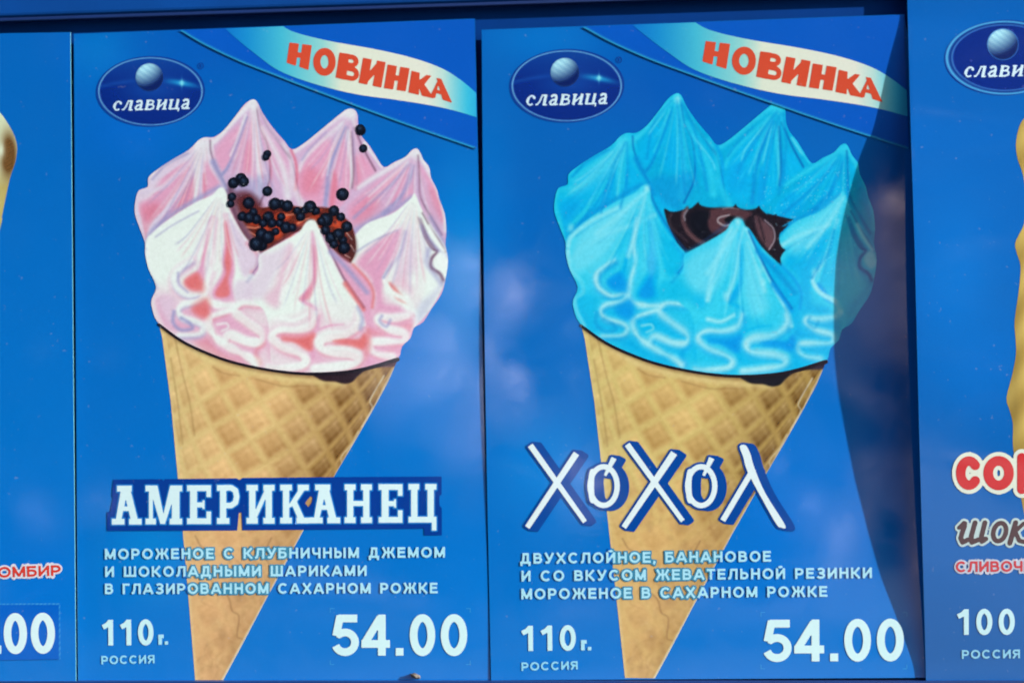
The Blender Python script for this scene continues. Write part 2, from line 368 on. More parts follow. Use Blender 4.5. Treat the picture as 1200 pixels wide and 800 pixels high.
def ridges(c, q, pink, L):
    """the piped zigzag ridges: a soft furrow below each, then the pale ridge itself"""
    for pts, w0, w1, wm, furrow in L:
        wm = wm or (w0 + w1) / 2
        P = [(x + .8, y + 2.6) for x, y in pts]
        c.stroke(P, q['mid'], w0 + 7, w1 + 7, 5, .6, wm=wm + 7)
        c.stroke(pts, q['ridge'], w0 + 7, w1 + 7, 6, .34 if pink else .3, wm=wm + 7)
        if furrow: c.stroke(P, q['deep'] if furrow == 1 else q['shade'], w0 + .5, w1 + .5, 3.2, .65, wm=wm + .5)
    for pts, w0, w1, wm, furrow in L:
        wm = wm or (w0 + w1) / 2
        k = 1.3 if pink else 1.15
        c.stroke(pts, q['ridge'], w0 * k, w1 * k, 2.8 if pink else 3.2, .95 if pink else .62, wm=wm * k, wob=.16)
        if not pink: c.stroke([(x - .5, y - .6) for x, y in pts], (186,234,238), w0 * .5, w1 * .5, 2.4, .7, wm=wm * .5, wob=.35)
def paint_cream(q, pink):
    """q: palette; pink: the strawberry one (more contrast) or the blue one"""
    c = Canvas(148, 105, 535, 445, 2, q['mid'])
    W, M, D, DD, S, K, RG, BK, SR = (q[k] for k in ('white', 'mid', 'deep', 'deepest', 'shade', 'dark', 'ridge', 'back', 'soft'))
    FRG = RG; RG = SR; FW = W; W = tuple(np.array(SR) * .45 + np.array(W) * .55)
    A = 1.0 if pink else .55
    # --- left back petal
    c.poly([(150,275),(150,215),(225,165),(243,158),(256,168),(262,200),(262,240),(200,275),(172,310)], q['pale'], 2)
    c.poly(z3([(300,355),(210,420),(150,520),(95,560),(120,640),(180,600),(260,500),(340,390)]), M, 5)
    c.poly(z3([(345,400),(280,470),(230,560),(150,700),(200,680),(300,610),(370,560),(375,440)]), M, 4)
    c.poly(z3([(330,440),(290,520),(255,610),(290,600),(330,540),(345,460)]), D, 7, .7)
    c.poly(z3([(110,570),(105,610),(140,650),(190,580),(170,550)]), D, 8, .75)
    c.poly(z3([(110,640),(112,720),(135,745),(145,690)]), D, 6, .6)
    c.poly(z3([(400,360),(395,440),(400,520),(440,500),(470,460),(430,400)]), M, 4); c.stroke(z3([(395,420),(400,530)]), D, 4, 3, 3, .8)
    c.stroke(z3([(330,330),(230,400),(150,455)]), RG, 5, 4, 2.5, .9); c.stroke(z3([(320,320),(220,372),(155,440)]), S, 3, 2, 2.2, .7)
    c.stroke(z3([(345,350),(260,430),(200,480),(110,500)]), RG, 5, 5, 2.5, .8)
    c.stroke(z3([(350,370),(300,470),(230,570),(170,640),(140,700)]), RG, 4, 6, 2.2, .95); c.stroke(z3([(358,380),(318,470),(262,560),(190,650),(150,720)]), S, 2, 3, 1.8, .55)
    c.stroke(z3([(375,280),(368,380),(362,470),(350,560)]), W, 11, 4, 3, 1); c.stroke(z3([(388,350),(385,430),(375,550)]), RG, 3, 2, 1.5, .8)
    c.blob(238, 172, 8, 12, W, 1, .9)
    c.stroke(z3([(90,500),(74,560),(95,640),(118,740)]), RG, 5, 4, 2, .9)
    c.stroke(z3([(250,330),(180,385),(140,430)]), W, 4, 3, 1.5, .8)
    fan(c, q, (240,164), [(164,232),(196,282),(256,212)], 20, 1)
    # --- top back-left petal
    c.poly([(250,165),(262,153),(276,135),(295,115),(303,118),(320,148),(345,175),(352,215),(352,250),(300,250),(280,236),(268,218),(256,190)], BK, 1.2)
    c.poly(z3([(560,190),(470,270),(445,330),(480,400),(540,330),(580,240)]), M, 5, .9)
    c.poly(z3([(610,180),(585,280),(560,400),(600,420),(640,440),(640,300),(630,190)]), M, 6, .9)
    c.poly(z3([(660,200),(690,300),(760,420),(800,480),(800,350),(720,250)]), M, 7, .6)
    c.poly(z3([(595,270),(580,380),(605,400),(615,300)]), D, 6, .5)
    c.stroke(z3([(625,75),(540,160),(470,240),(425,280)]), W, 7, 5, 2.5, .95)
    c.stroke(z3([(600,150),(560,260),(510,380),(480,420)]), S, 2.5, 4, 2, .95); c.stroke(z3([(590,140),(560,230),(520,330)]), W, 3, 2, 2, .8)
    c.stroke(z3([(630,110),(640,240),(650,360),(660,440),(640,530)]), W, 9, 8, 4, .85)
    c.poly(z3([(560,430),(600,440),(680,420),(705,470),(650,560),(640,600),(560,560),(500,470)]), S, 6, .6)
    c.stroke(z3([(640,90),(660,200),(690,270),(705,360),(700,460),(655,560)]), K, 1.5, 2.5, 1.3, .6)
    c.stroke(z3([(650,100),(700,200),(750,270),(800,340)]), K, 1.2, 3, 1.5, .55); c.stroke(z3([(645,90),(720,230),(790,310)]), RG, 2, 3, 1.5, .6)
    c.stroke(z3([(670,200),(720,290),(770,400),(790,520)]), W, 4, 9, 4, .8)
    c.stroke(z3([(700,330),(712,400),(705,480)]), D, 2.5, 2, 2, .6)
    c.blob(297, 123, 5, 6, W, 1, .7)
    c.stroke(z3([(425,260),(430,320),(460,400),(500,470)]), K, 2.2, 1.5, 1.6, .6)
    c.stroke(z3([(440,360),(480,440),(520,520)]), S, 7, 3, 3, .9)
    fan(c, q, (297,119), [(258,182),(292,236),(346,232)], 20, 2)
    # --- back right petal
    c.poly([(342,176),(356,168),(382,148),(398,134),(408,127),(416,127),(421,140),(428,165),(452,197),(446,235),(410,262),(360,250),(346,215)], BK, 1.2)
    c.poly(z4([(200,250),(120,330),(75,430),(80,520),(190,560),(220,400),(250,290)]), M, 7)
    c.poly(z4([(290,260),(255,380),(235,480),(225,570),(290,560),(320,480),(310,330)]), M, 5)
    c.poly(z4([(350,330),(345,400),(345,470),(420,430),(440,400),(390,330)]), M, 6)
    c.poly(z4([(130,380),(95,430),(100,500),(170,500),(180,420)]), D, 9, .7)
    c.poly(z4([(245,400),(230,480),(225,560),(245,565),(262,470)]), D, 4, .9)
    c.poly(z4([(345,340),(345,480),(365,460),(362,380)]), D, 5, .6)
    c.stroke(z4([(310,120),(200,200),(110,275),(60,310)]), W, 6, 5, 3, .8)
    c.stroke(z4([(280,180),(180,270),(110,340),(80,400)]), W, 4, 4, 3, .7); c.stroke(z4([(210,220),(130,300),(95,350)]), S, 2, 3, 1.6, .5)
    c.stroke(z4([(300,200),(260,290),(225,400),(205,560)]), S, 5, 5, 2.5, .9); c.stroke(z4([(290,170),(235,300),(215,420)]), W, 3, 2, 2, .6)
    c.stroke(z4([(315,220),(320,330),(330,420),(320,480)]), W, 5, 3, 2.5, .85); c.stroke(z4([(328,220),(335,320),(338,400),(330,480)]), K, 2.5, 3, 1.8, .55)
    c.stroke(z4([(340,200),(385,300),(440,400)]), K, 2, 2.5, 1.4, .7); c.stroke(z4([(390,270),(430,330),(470,385)]), W, 4, 2, 1.5, .9)
    c.blob(410, 133, 8, 7, W, 1, .8); c.stroke(z4([(330,130),(340,180),(352,220)]), W, 5, 2, 2, .7)
    c.stroke([(341,176),(346,188),(348,205),(346,222)], D, 3, 4, 2, .9); c.stroke([(337,178),(345,200),(352,238)], K, 1.5, 1, 1.2, .35)
    c.stroke([(332,168),(341,190),(343,215),(355,243)], W, 3, 8, 3, .6)
    fan(c, q, (412,130), [(347,208),(386,243),(442,222)], 20, 3)
    # --- right back petal
    c.poly([(452,197),(463,190),(476,183),(483,175),(490,173.5),(497,188),(504,198),(506,210),(516,236),(525,265),(523,292),(480,262),(440,262),(412,280),(396,252),(402,240),(420,222)], BK, 1.2)
    c.poly(z4([(560,380),(460,440),(370,520),(310,570),(320,620),(400,600),(520,480),(590,400)]), M, 6)
    c.poly(z4([(590,430),(540,500),(470,600),(420,660),(560,590),(610,520)]), M, 5)
    c.poly(z4([(650,380),(680,460),(720,540),(765,640),(765,560),(715,460)]), M, 5)
    c.poly(z4([(400,520),(340,580),(330,650),(400,640),(460,560)]), D, 9, .55)
    c.poly(z4([(690,480),(700,550),(750,640),(755,580),(720,500)]), D, 6, .5)
    c.stroke(z4([(610,320),(520,380),(420,440),(360,480)]), W, 7, 4, 3, .85)
    c.stroke(z4([(600,370),(510,470),(440,530),(340,620)]), S, 3, 4, 2.2, .7); c.stroke(z4([(590,360),(500,440),(410,520)]), W, 3, 2, 2, .7)
    c.stroke(z4([(620,380),(600,440),(560,520),(480,600)]), S, 3, 6, 3, .85)
    c.stroke(z4([(650,330),(690,400),(730,480),(765,600),(770,680)]), W, 6, 5, 2.5, .9)
    c.blob(488, 180, 6, 7, W, 1, .8)
    c.stroke(z4([(640,330),(645,420),(650,520),(690,600),(750,700)]), K, 2.2, 2.5, 1.7, .6)
    fan(c, q, (487,177), [(400,246),(452,262),(519,276)], 20, 4)
    # --- front right petal
    c.stroke([(482,232),(462,245),(440,256),(415,271)], S, 6, 5, 4, .8)
    RG = FRG; W = FW
    c.poly([(480,234),(486,227),(492,240),(500,256),(520,285),(527,305),(522,330),(505,362),(485,385),(470,408),(467,422),(400,440),(390,300),(412,280),(430,262),(460,250)], W, 1.5)
    c.poly(z6([(555,65),(480,110),(400,170),(350,235),(400,290),(440,350),(470,330),(500,260),(550,170)]), M, 6)
    c.poly(z6([(590,100),(590,180),(540,280),(520,330),(600,380),(620,440),(640,400),(600,300),(640,200)]), M, 7, .55)
    c.poly(z6([(430,330),(440,420),(400,520),(420,600),(380,720),(440,710),(560,680),(600,600),(600,520),(560,440),(480,420),(470,330)]), M, 5)
    c.poly(z6([(500,330),(540,400),(600,430),(620,480),(600,430),(560,380),(520,330)]), DD, 3, .8)
    c.poly(z6([(410,540),(420,580),(520,570),(600,540),(600,500),(500,540)]), DD, 5, .6 * A)
    c.poly(z6([(440,660),(500,680),(560,600),(600,560),(600,520),(520,620)]), DD, 5, .5 * A)
    c.stroke(z6([(600,40),(570,140),(540,220),(495,280),(485,320),(520,370),(590,410),(612,450),(595,480)]), RG, 4, 8, 2, .95, wm=4)
    c.stroke(z6([(580,90),(560,180),(510,250),(478,300)]), S, 5, 3, 2.5, .85)
    c.poly([(428,352),(450,345),(470,362),(486,375),(478,400),(466,418),(425,430),(420,380)], M, 7, .45)
    ridges(c, q, pink, [(z6([(590,480),(520,490),(460,485),(455,510),(500,540),(570,560),(580,585),(560,600),(480,600),(420,605),(415,635),(450,660),(520,672)]), 6.5, 6.5, 7, 1)])
    c.stroke(z6([(470,480),(460,505),(490,530),(510,500)]), S, 3, 3, 2.2, .7 * A)
    c.stroke(z6([(330,160),(420,110),(560,60)]), RG, 5, 4, 3, .8); c.stroke(z6([(335,190),(430,130),(540,80)]), S, 2, 2, 1.6, .6)
    c.stroke(z6([(640,20),(665,100),(700,160),(730,180),(705,210),(700,250),(740,280),(758,310)]), K, 2, 2.8, 1.4, .75)
    c.stroke(z6([(660,0),(700,70),(740,130),(768,180)]), K, 2, 2.5, 1.5, .65); c.stroke(z6([(690,60),(720,120),(760,175)]), RG, 4, 4, 2, .8)
    c.poly(z6([(560,80),(640,60),(680,160),(650,260),(560,300),(520,260)]), q['pale'], 9, .6)
    c.stroke(z6([(655,60),(690,120),(735,175),(770,200)]), S, 5, 4, 2.2, .8 * A); c.stroke(z6([(690,170),(680,230),(720,290),(750,330)]), S, 6, 5, 3.5, .6 * A)
    c.stroke(z6([(650,30),(680,110),(715,165),(728,182),(703,212),(705,255),(742,285),(757,315)]), K, 3.5, 4, 2.6, .6)
    c.stroke(z6([(700,20),(735,90),(770,150)]), S, 5, 4, 3, .6 * A)
    c.stroke(z6([(620,420),(640,380),(650,300),(640,230)]), M, 8, 6, 6, .35)
    c.poly(z6([(740,180),(720,220),(750,260),(780,240),(770,190)]), RG, 3, .9)
    c.poly(z6([(760,320),(720,400),(680,470),(640,510),(640,430),(700,380)]), S, 6, .4)
    c.stroke(z6([(630,20),(640,200),(650,330),(620,420)]), W, 6, 12, 6, .7)
    fan(c, q, (487,229), [(412,300),(452,350),(519,338)], 22, 5, .45)
    # --- the hollow in the middle
    if pink:
        c.poly(JAM, (105,38,30), 1.4)
        for (x, y, rx, ry, a) in ((331,254,9,4,1),(325,272,6,8,1),(395,262,7,5,1),(352,262,6,3,.8),(300,262,9,3,.7),(312,268,5,4,.7),(370,256,8,4,.6),(405,278,4,8,.5),(345,278,8,3,.5)):
            c.blob(x, y, rx, ry, (205,70,42), a, .6)
        r = np.random.default_rng(12)
        for _ in range(130):
            x = r.uniform(283, 416); y = r.uniform(242, 306); col = [(70,20,26),(150,46,34),(196,70,44),(60,24,34),(120,30,28)][r.integers(5)]
            if poly_sd(np.array([[x]]), np.array([[y]]), np.array(JAM, float))[0, 0] < -2.5: c.blob(x, y, r.uniform(1.2, 4.5), r.uniform(1, 2.6), col, .6, .7)
        c.poly([(385,282),(396,284),(412,272),(418,292),(410,306),(398,300)], (76,34,38), 4, .75)
        for p in ([(289,266),(300,267),(312,262),(325,262)], [(327,252),(338,252),(348,250)], [(349,262),(356,258),(362,256)], [(292,272),(300,276)], [(398,268),(392,272)]):
            c.stroke(p, (240,140,110), 2.2, 1.2, 1.2, .85)
        c.poly(zj([(130,210),(200,215),(260,260),(290,320),(200,330),(130,300),(90,240)]), (95,40,50), 5, .85)
        c.poly(zj([(45,170),(90,200),(150,420),(210,520),(270,640),(200,600),(100,430),(50,300)]), (110,70,90), 4, .85)
        c.stroke(zj([(100,330),(150,450),(230,560)]), (150,110,130), 5, 4, 3, .6)
        c.poly(zj([(780,540),(900,660),(930,730),(860,660)]), (120,50,55), 3, .9)
        for p in ([(900,510),(940,560)], [(930,600),(955,640)], [(890,670),(925,690)]): c.stroke(zj(p), (235,210,200), 1.2, .8, .9, .7)
    else:
        T = [(776,243),(783,245.5),(790,245.5),(798,243.5),(806,242),(811.5,238),(815,235),(817.5,238),(825,240.5),(838,241.5),(850,242),(855.5,240),(858,237.5),(861,241),(868,243.5),(876,243.5),(882,242),(885,239.5),(887.5,243),(894,248.5),(901,251),(905.5,249),(904.5,256),(908,261),(913,263),(919,260.5),(913.5,267),(909,272),(909,281),(912,287),(915.5,290),(912.5,294),(910,300),(911,308),(905,303),(888,286),(874,266),(864,262),(850,270),(826,283),(802,293),(792,284),(781,262)]
        un = lambda P: [(x - 495.5 - (x - 840) * .012, y + 4 - (y - 262) * .015) for x, y in P]
        c.poly(un(T), (30,22,34), 1.2); c.poly(un([(895,248),(903,268),(925,255)]), (30,22,34), 1, 1, False)
        br = (92,62,68)
        def zq(P): return un([(760 + x / 7.06, 220 + y / 7.06) for x, y in P])
        c.poly(zq([(470,190),(560,150),(700,160),(820,190),(780,240),(640,330),(540,360),(470,310)]), (85,52,60), 3)
        c.stroke(zq([(300,150),(265,200),(265,260),(300,340),(360,400),(430,440)]), br, 3, 6, 2, 1)
        c.stroke(zq([(300,170),(275,210),(280,250)]), (150,140,150), 2, 2, 1.5, .8)
        c.poly(zq([(380,170),(480,190),(460,280),(480,380),(400,400),(330,310),(320,220)]), (16,16,30), 3)
        c.stroke(zq([(170,200),(150,260),(190,330),(300,420)]), (60,45,55), 3, 3, 2, .8)
        c.stroke(zq([(640,210),(560,230),(550,265),(600,295),(650,290)]), (165,150,155), 1.8, 2.2, 1.2, 1)
        c.poly(zq([(600,250),(640,220),(690,220),(670,250),(630,275)]), (14,14,24), 1.5)
        c.stroke(zq([(590,160),(650,150),(720,165)]), (150,120,125), 1.2, 1, 1, .8)
        c.poly(zq([(850,220),(930,260),(1000,330),(1010,420),(970,490),(920,440),(870,350)]), (95,64,72), 3)
        c.stroke(zq([(930,250),(1000,320),(1010,410),(965,490)]), (165,150,160), 1.2, 1.6, 1, .9)
        c.stroke(zq([(880,240),(905,330),(930,420)]), (50,35,45), 3, 2, 2, .9)
    # --- front left petal
    c.stroke([(257,219),(230,234),(205,249),(180,269),(170,288)], S, 5, 5, 3.5, .8)
    c.stroke([(264,224),(271,242),(288,272),(307,296)], K, 3, 2, 2.2, .55)
    c.poly([(170,292),(180,272),(205,252),(230,237),(248,229),(255,222),(261,220),(266,228),(268,243),(285,275),(305,297),(303,310),(297,322),(330,345),(330,440),(240,425),(170,385)], W, 1.4)
    c.poly([(262,240),(275,262),(297,292),(303,302),(296,318),(284,322),(272,280)], q['pale'], 4)
    c.stroke(z5([(560,140),(610,200),(600,260),(580,275)]), D, 4, 4, 3, .6); c.stroke(z5([(625,190),(612,240),(585,280)]), K, 1.5, 1, 1, .7)
    c.poly(z5([(370,40),(350,130),(320,220),(285,275),(250,290),(215,280),(230,250),(290,210),(340,100)]), q['pale'], 5, .5)
    c.poly(z5([(385,20),(365,110),(345,210),(325,265),(270,310),(280,350),(345,372),(365,340),(362,240),(375,130),(405,30)]), M, 3)
    c.poly(z5([(320,280),(268,315),(285,350),(350,365),(365,330),(340,310)]), DD, 5, .8)
    c.poly(z5([(440,10),(452,120),(440,210),(440,280),(395,360),(400,400),(440,420),(500,430),(500,390),(490,330),(500,260),(490,160),(460,20)]), M, 3)
    c.poly(z5([(452,40),(462,150),(450,230),(455,290),(410,370),(430,395),(475,380),(470,310),(485,240),(478,150),(462,60)]), DD, 3, .85)
    c.poly(z5([(360,380),(300,440),(310,470),(360,500),(385,470),(380,400)]), DD, 4, .95)
    c.poly(z5([(130,400),(140,470),(160,520),(230,560),(320,600),(420,650),(560,720),(600,720),(640,600),(700,720),(800,740),(800,560),(640,540),(500,440),(380,480),(250,430),(190,390)]), M, 6, .85)
    c.poly(z5([(380,430),(480,420),(510,470),(440,480),(400,470)]), M, 3)
    c.poly(z5([(300,570),(380,570),(440,640),(560,700),(440,690),(330,630)]), DD, 6, .5 * A)
    c.stroke(z5([(480,15),(380,60),(270,100),(170,150),(100,230)]), RG, 5, 5, 3, .5)
    c.stroke(z5([(320,-20),(200,40),(110,110),(90,160)]), RG, 4, 5, 3, .8); c.stroke(z5([(330,-10),(210,55),(130,110)]), S, 2, 2, 1.6, .5)
    c.stroke(z5([(82,170),(80,220),(110,290),(138,350)]), S, 3, 3, 2.5, .6); c.stroke(z5([(90,180),(100,260),(150,320),(155,370),(120,400),(130,460),(160,520)]), RG, 5, 4, 2, .8)
    c.poly([(178,340),(200,330),(240,352),(290,352),(330,350),(330,442),(240,427),(186,392),(176,360)], M, 9, .38)
    c.poly(z5([(170,120),(120,180),(100,260),(130,330),(170,360),(200,340),(190,280),(250,230),(300,170),(260,120)]), W, 9, .7)
    c.poly(z5([(140,390),(150,450),(200,520),(230,440),(210,390)]), q['pale'], 7, .7)
    ridges(c, q, pink, [
        (z5([(300,220),(240,260),(215,300),(230,350),(285,385),(340,375),(352,388),(330,410),(260,425),(235,455),(260,490),(330,510),(355,535),(330,565),(240,570)]), 5, 5, 6, 2),
        (z5([(400,30),(388,150),(395,230),(372,310),(362,380),(385,415),(440,430),(510,430)]), 3.5, 6, 5.5, 0),
        (z5([(490,450),(400,480),(378,510),(395,560),(435,600),(500,640),(560,670),(600,700)]), 5, 8, 7, 1),
        (z5([(450,600),(480,570),(560,600),(620,600),(625,560),(560,510),(510,470),(505,440),(540,415),(620,420),(665,380),(690,310)]), 8, 4, 9, 1)])
    c.poly(z5([(300,440),(345,405),(372,400),(385,440),(370,490),(325,480)]), DD, 6, .8); c.poly(z5([(268,318),(322,285),(345,310),(356,345),(345,368),(290,352)]), DD, 6, .75)
    c.stroke(z5([(235,280),(240,330),(280,370)]), S, 3, 2, 2, .6 * A)
    c.stroke(z5([(215,460),(212,510),(245,545),(300,540),(290,515),(250,490)]), S, 4, 4, 2.2, .8 * A)
    c.stroke(z5([(440,0),(435,110),(425,200),(410,260)]), W, 4, 6, 2.5, .8)
    c.stroke(z5([(420,520),(460,515),(470,535),(440,550)]), RG, 3, 2, 1.8, .7)
    c.stroke(z5([(640,610),(600,650),(620,700)]), DD, 3, 5, 4, .35)
    c.poly(z5([(500,330),(540,310),(620,330),(640,390),(560,400),(500,400)]), q['pale'], 5, .8)
    fan(c, q, (260,223), [(176,304),(236,335),(298,312)], 22, 6, .45)
    # --- front middle petal
    c.stroke([(356,262),(330,281),(305,296)], K, 3, 2, 2.4, .5 if pink else .3); c.stroke([(304,300),(300,316),(290,330)], S, 5, 3, 3, .5)
    c.poly([(303,302),(308,296),(330,284),(350,272),(356,264),(362,258.5),(369,259),(373,266),(378,276),(388,292),(398,312),(408,332),(416,350),(424,366),(427,376),(425,384),(418,395),(424,412),(418,424),(400,436),(330,436),(318,425),(316,390),(310,365),(296,350),(298,325),(303,315)], W, 1.3)
    c.poly(z5([(620,190),(680,180),(760,140),(740,200),(690,290),(640,390),(580,400),(540,380),(590,300),(620,250)]), q['pale'], 6, .8)
    c.poly(z5([(760,150),(720,240),(690,330),(640,400),(700,440),(730,350),(790,220)]), M, 6, .6)
    c.poly(z6([(140,90),(140,200),(140,320),(85,395),(100,420),(145,450),(145,510),(100,545),(10,560),(0,590),(60,600),(120,640),(130,700),(150,700),(170,620),(150,580),(180,520),(160,440),(110,400),(155,330),(165,200),(150,100)]), M, 3)
    c.poly(z6([(145,150),(150,260),(135,340),(85,400),(130,400),(160,320),(160,200)]), D, 3, .8)
    c.poly(z6([(150,550),(60,550),(0,560),(5,600),(60,600),(120,640),(160,620)]), DD, 4, .9)
    c.stroke(z6([(160,550),(230,525),(290,520)]), M, 3, 2, 2, .9)
    c.poly(z6([(230,590),(290,580),(360,590),(390,560),(400,600),(385,640),(330,620),(250,615)]), DD, 4, .9)
    c.poly(z6([(170,620),(200,680),(290,690),(200,700),(150,720)]), M, 4, .7)
    c.poly(z6([(400,520),(420,600),(400,680),(360,720),(380,650),(390,590)]), DD, 4, .6 * A)
    c.poly([(312,382),(340,372),(368,360),(400,352),(425,372),(428,440),(330,440),(312,420)], M, 9, .35)
    c.poly(z6([(190,130),(200,260),(190,400),(200,480),(300,510),(350,480),(330,400),(270,270)]), W, 8, .75)
    c.poly(z6([(150,560),(70,552),(5,560),(5,590),(60,605),(120,640),(150,630)]), DD, 4, .9); c.poly(z6([(235,592),(290,578),(360,590),(385,565),(398,600),(375,635),(320,620),(250,612)]), DD, 4, .9)
    ridges(c, q, pink, [
        (z7([(760,-10),(735,45),(670,66),(600,64),(562,84),(562,112),(605,148),(680,176),(712,205),(690,234),(600,244),(540,240)]), 6, 7, 7.5, 1),
        (z7([(972,-8),(962,40),(900,85),(810,98),(778,125),(800,160),(900,172),(952,190),(945,222),(860,238),(760,250)]), 9, 8, 10, 1)])
    c.poly(z6([(240,598),(290,588),(350,598),(300,610)]), DD, 2.5, .8)
    c.stroke(z6([(180,80),(240,210),(310,350),(375,460),(385,510)]), RG, 4, 9, 2, .9, wm=4)
    c.stroke(z6([(120,60),(60,180),(20,300),(0,400)]), RG, 4, 6, 3, .8 if not pink else .6)
    c.stroke(z6([(0,490),(60,500),(120,470)]), RG, 5, 4, 3, .9)
    c.stroke(z6([(360,440),(380,490),(370,540)]), S, 5, 5, 3, .6 * A)
    fan(c, q, (366,262), [(306,312),(352,395),(420,368)], 24, 7, .45)
    # the fold between the middle and the right petals
    c.poly(z6([(185,80),(240,170),(330,240),(400,300),(430,370),(420,470),(400,530),(370,440),(300,330),(230,190)]), M, 3, .95)
    c.stroke(z6([(190,90),(235,190),(290,300),(350,390),(385,440)]), K, 2, 3, 1.6, .7); c.stroke(z6([(300,330),(350,400),(385,450)]), DD, 6, 4, 3, .8)
    c.stroke(z6([(230,180),(290,240),(350,310),(400,370)]), S, 6, 5, 3, .75)
    c.stroke(z6([(335,240),(400,310),(430,370),(425,440)]), DD, 3, 3, 2.5, .7)
    c.blob(365, 264, 6, 6, W, 1, .8)
    c.stroke([(258,223),(262,232),(266,247)], W, 5, 5, 2, .9)
    # the far petals print darker, the lower rim too
    if not pink:
        for p in ([(372,268),(366,290),(362,320),(352,350)], [(364,270),(350,290),(330,320)], [(376,285),(385,310),(395,340)], [(260,228),(235,250),(205,275)], [(260,232),(252,262),(240,300)], [(486,235),(470,262),(445,290)]):
            c.stroke(p, RG, 2, 5, 3.5, .75)
        for (x, y, a) in ((262,224,1),(365,262,1),(297,124,.9),(176,268,.7),(452,318,.6),(394,330,.7),(392,316,.5),(350,345,.6)):
            c.blob(x, y, 3, 4, (175,235,240), a * .75, 1.0)
        for p, al in (([(366,266),(340,284),(308,302),(305,330),(330,345),(350,320),(362,290)], .5), ([(374,275),(380,300),(392,330),(400,360),(380,368),(370,330)], .45), ([(258,228),(225,246),(188,272),(176,300),(182,320),(215,300),(240,262)], .5),
                      ([(484,232),(455,255),(425,275),(430,300),(455,285),(478,255)], .45), ([(262,235),(262,275),(258,315),(272,318),(275,275)], .35), ([(236,170),(200,200),(176,226),(190,228),(225,200)], .3)):
            c.poly(p, (124,222,240), 8, min(.75, al * 1.35))
        for p in ([(290,125),(270,150),(262,190)], [(296,125),(300,160),(305,230)], [(410,138),(385,170),(365,205)], [(414,140),(400,185),(394,235)], [(417,140),(420,180),(412,230)], [(300,125),(318,165),(330,225)], [(238,172),(222,205),(210,250)], [(240,172),(240,210),(232,245)]):
            c.stroke(p, (0,140,212), 1.5, 3, 2.5, .55)
        for p in ([(285,135),(262,165)], [(398,150),(375,178),(368,195)], [(405,150),(392,200)], [(228,180),(196,206),(178,218)], [(425,165),(440,188)], [(310,160),(334,190),(340,205)]):
            c.stroke(p, (110,218,240), 1.2, 2.4, 1.8, .7, fade=True)
        r = np.random.default_rng(5)
        for _ in range(240):
            x = r.uniform(395, 500); y = r.uniform(205, 320)
            if (x - 395) / 105 + (320 - y) / 115 > .6: c.blob(x, y, .6, .6, (170,235,245), .5, .5)
    c.noise(2.2, 1.3, 3); c.noise(2.5, 5, 4)
    return c
PINK = dict(white=(236,240,232), mid=(230,162,192), deep=(226,124,148), deepest=(230,112,112), shade=(158,152,196), dark=(112,70,98), ridge=(240,242,236), soft=(224,206,224), back=(214,176,206), pale=(226,204,220))
BLUE = dict(white=(52,206,236), mid=(0,180,232), deep=(0,164,228), deepest=(0,152,230), shade=(0,146,214), dark=(0,84,168), ridge=(160,230,240), soft=(34,198,230), back=(0,172,218), pale=(10,188,230))

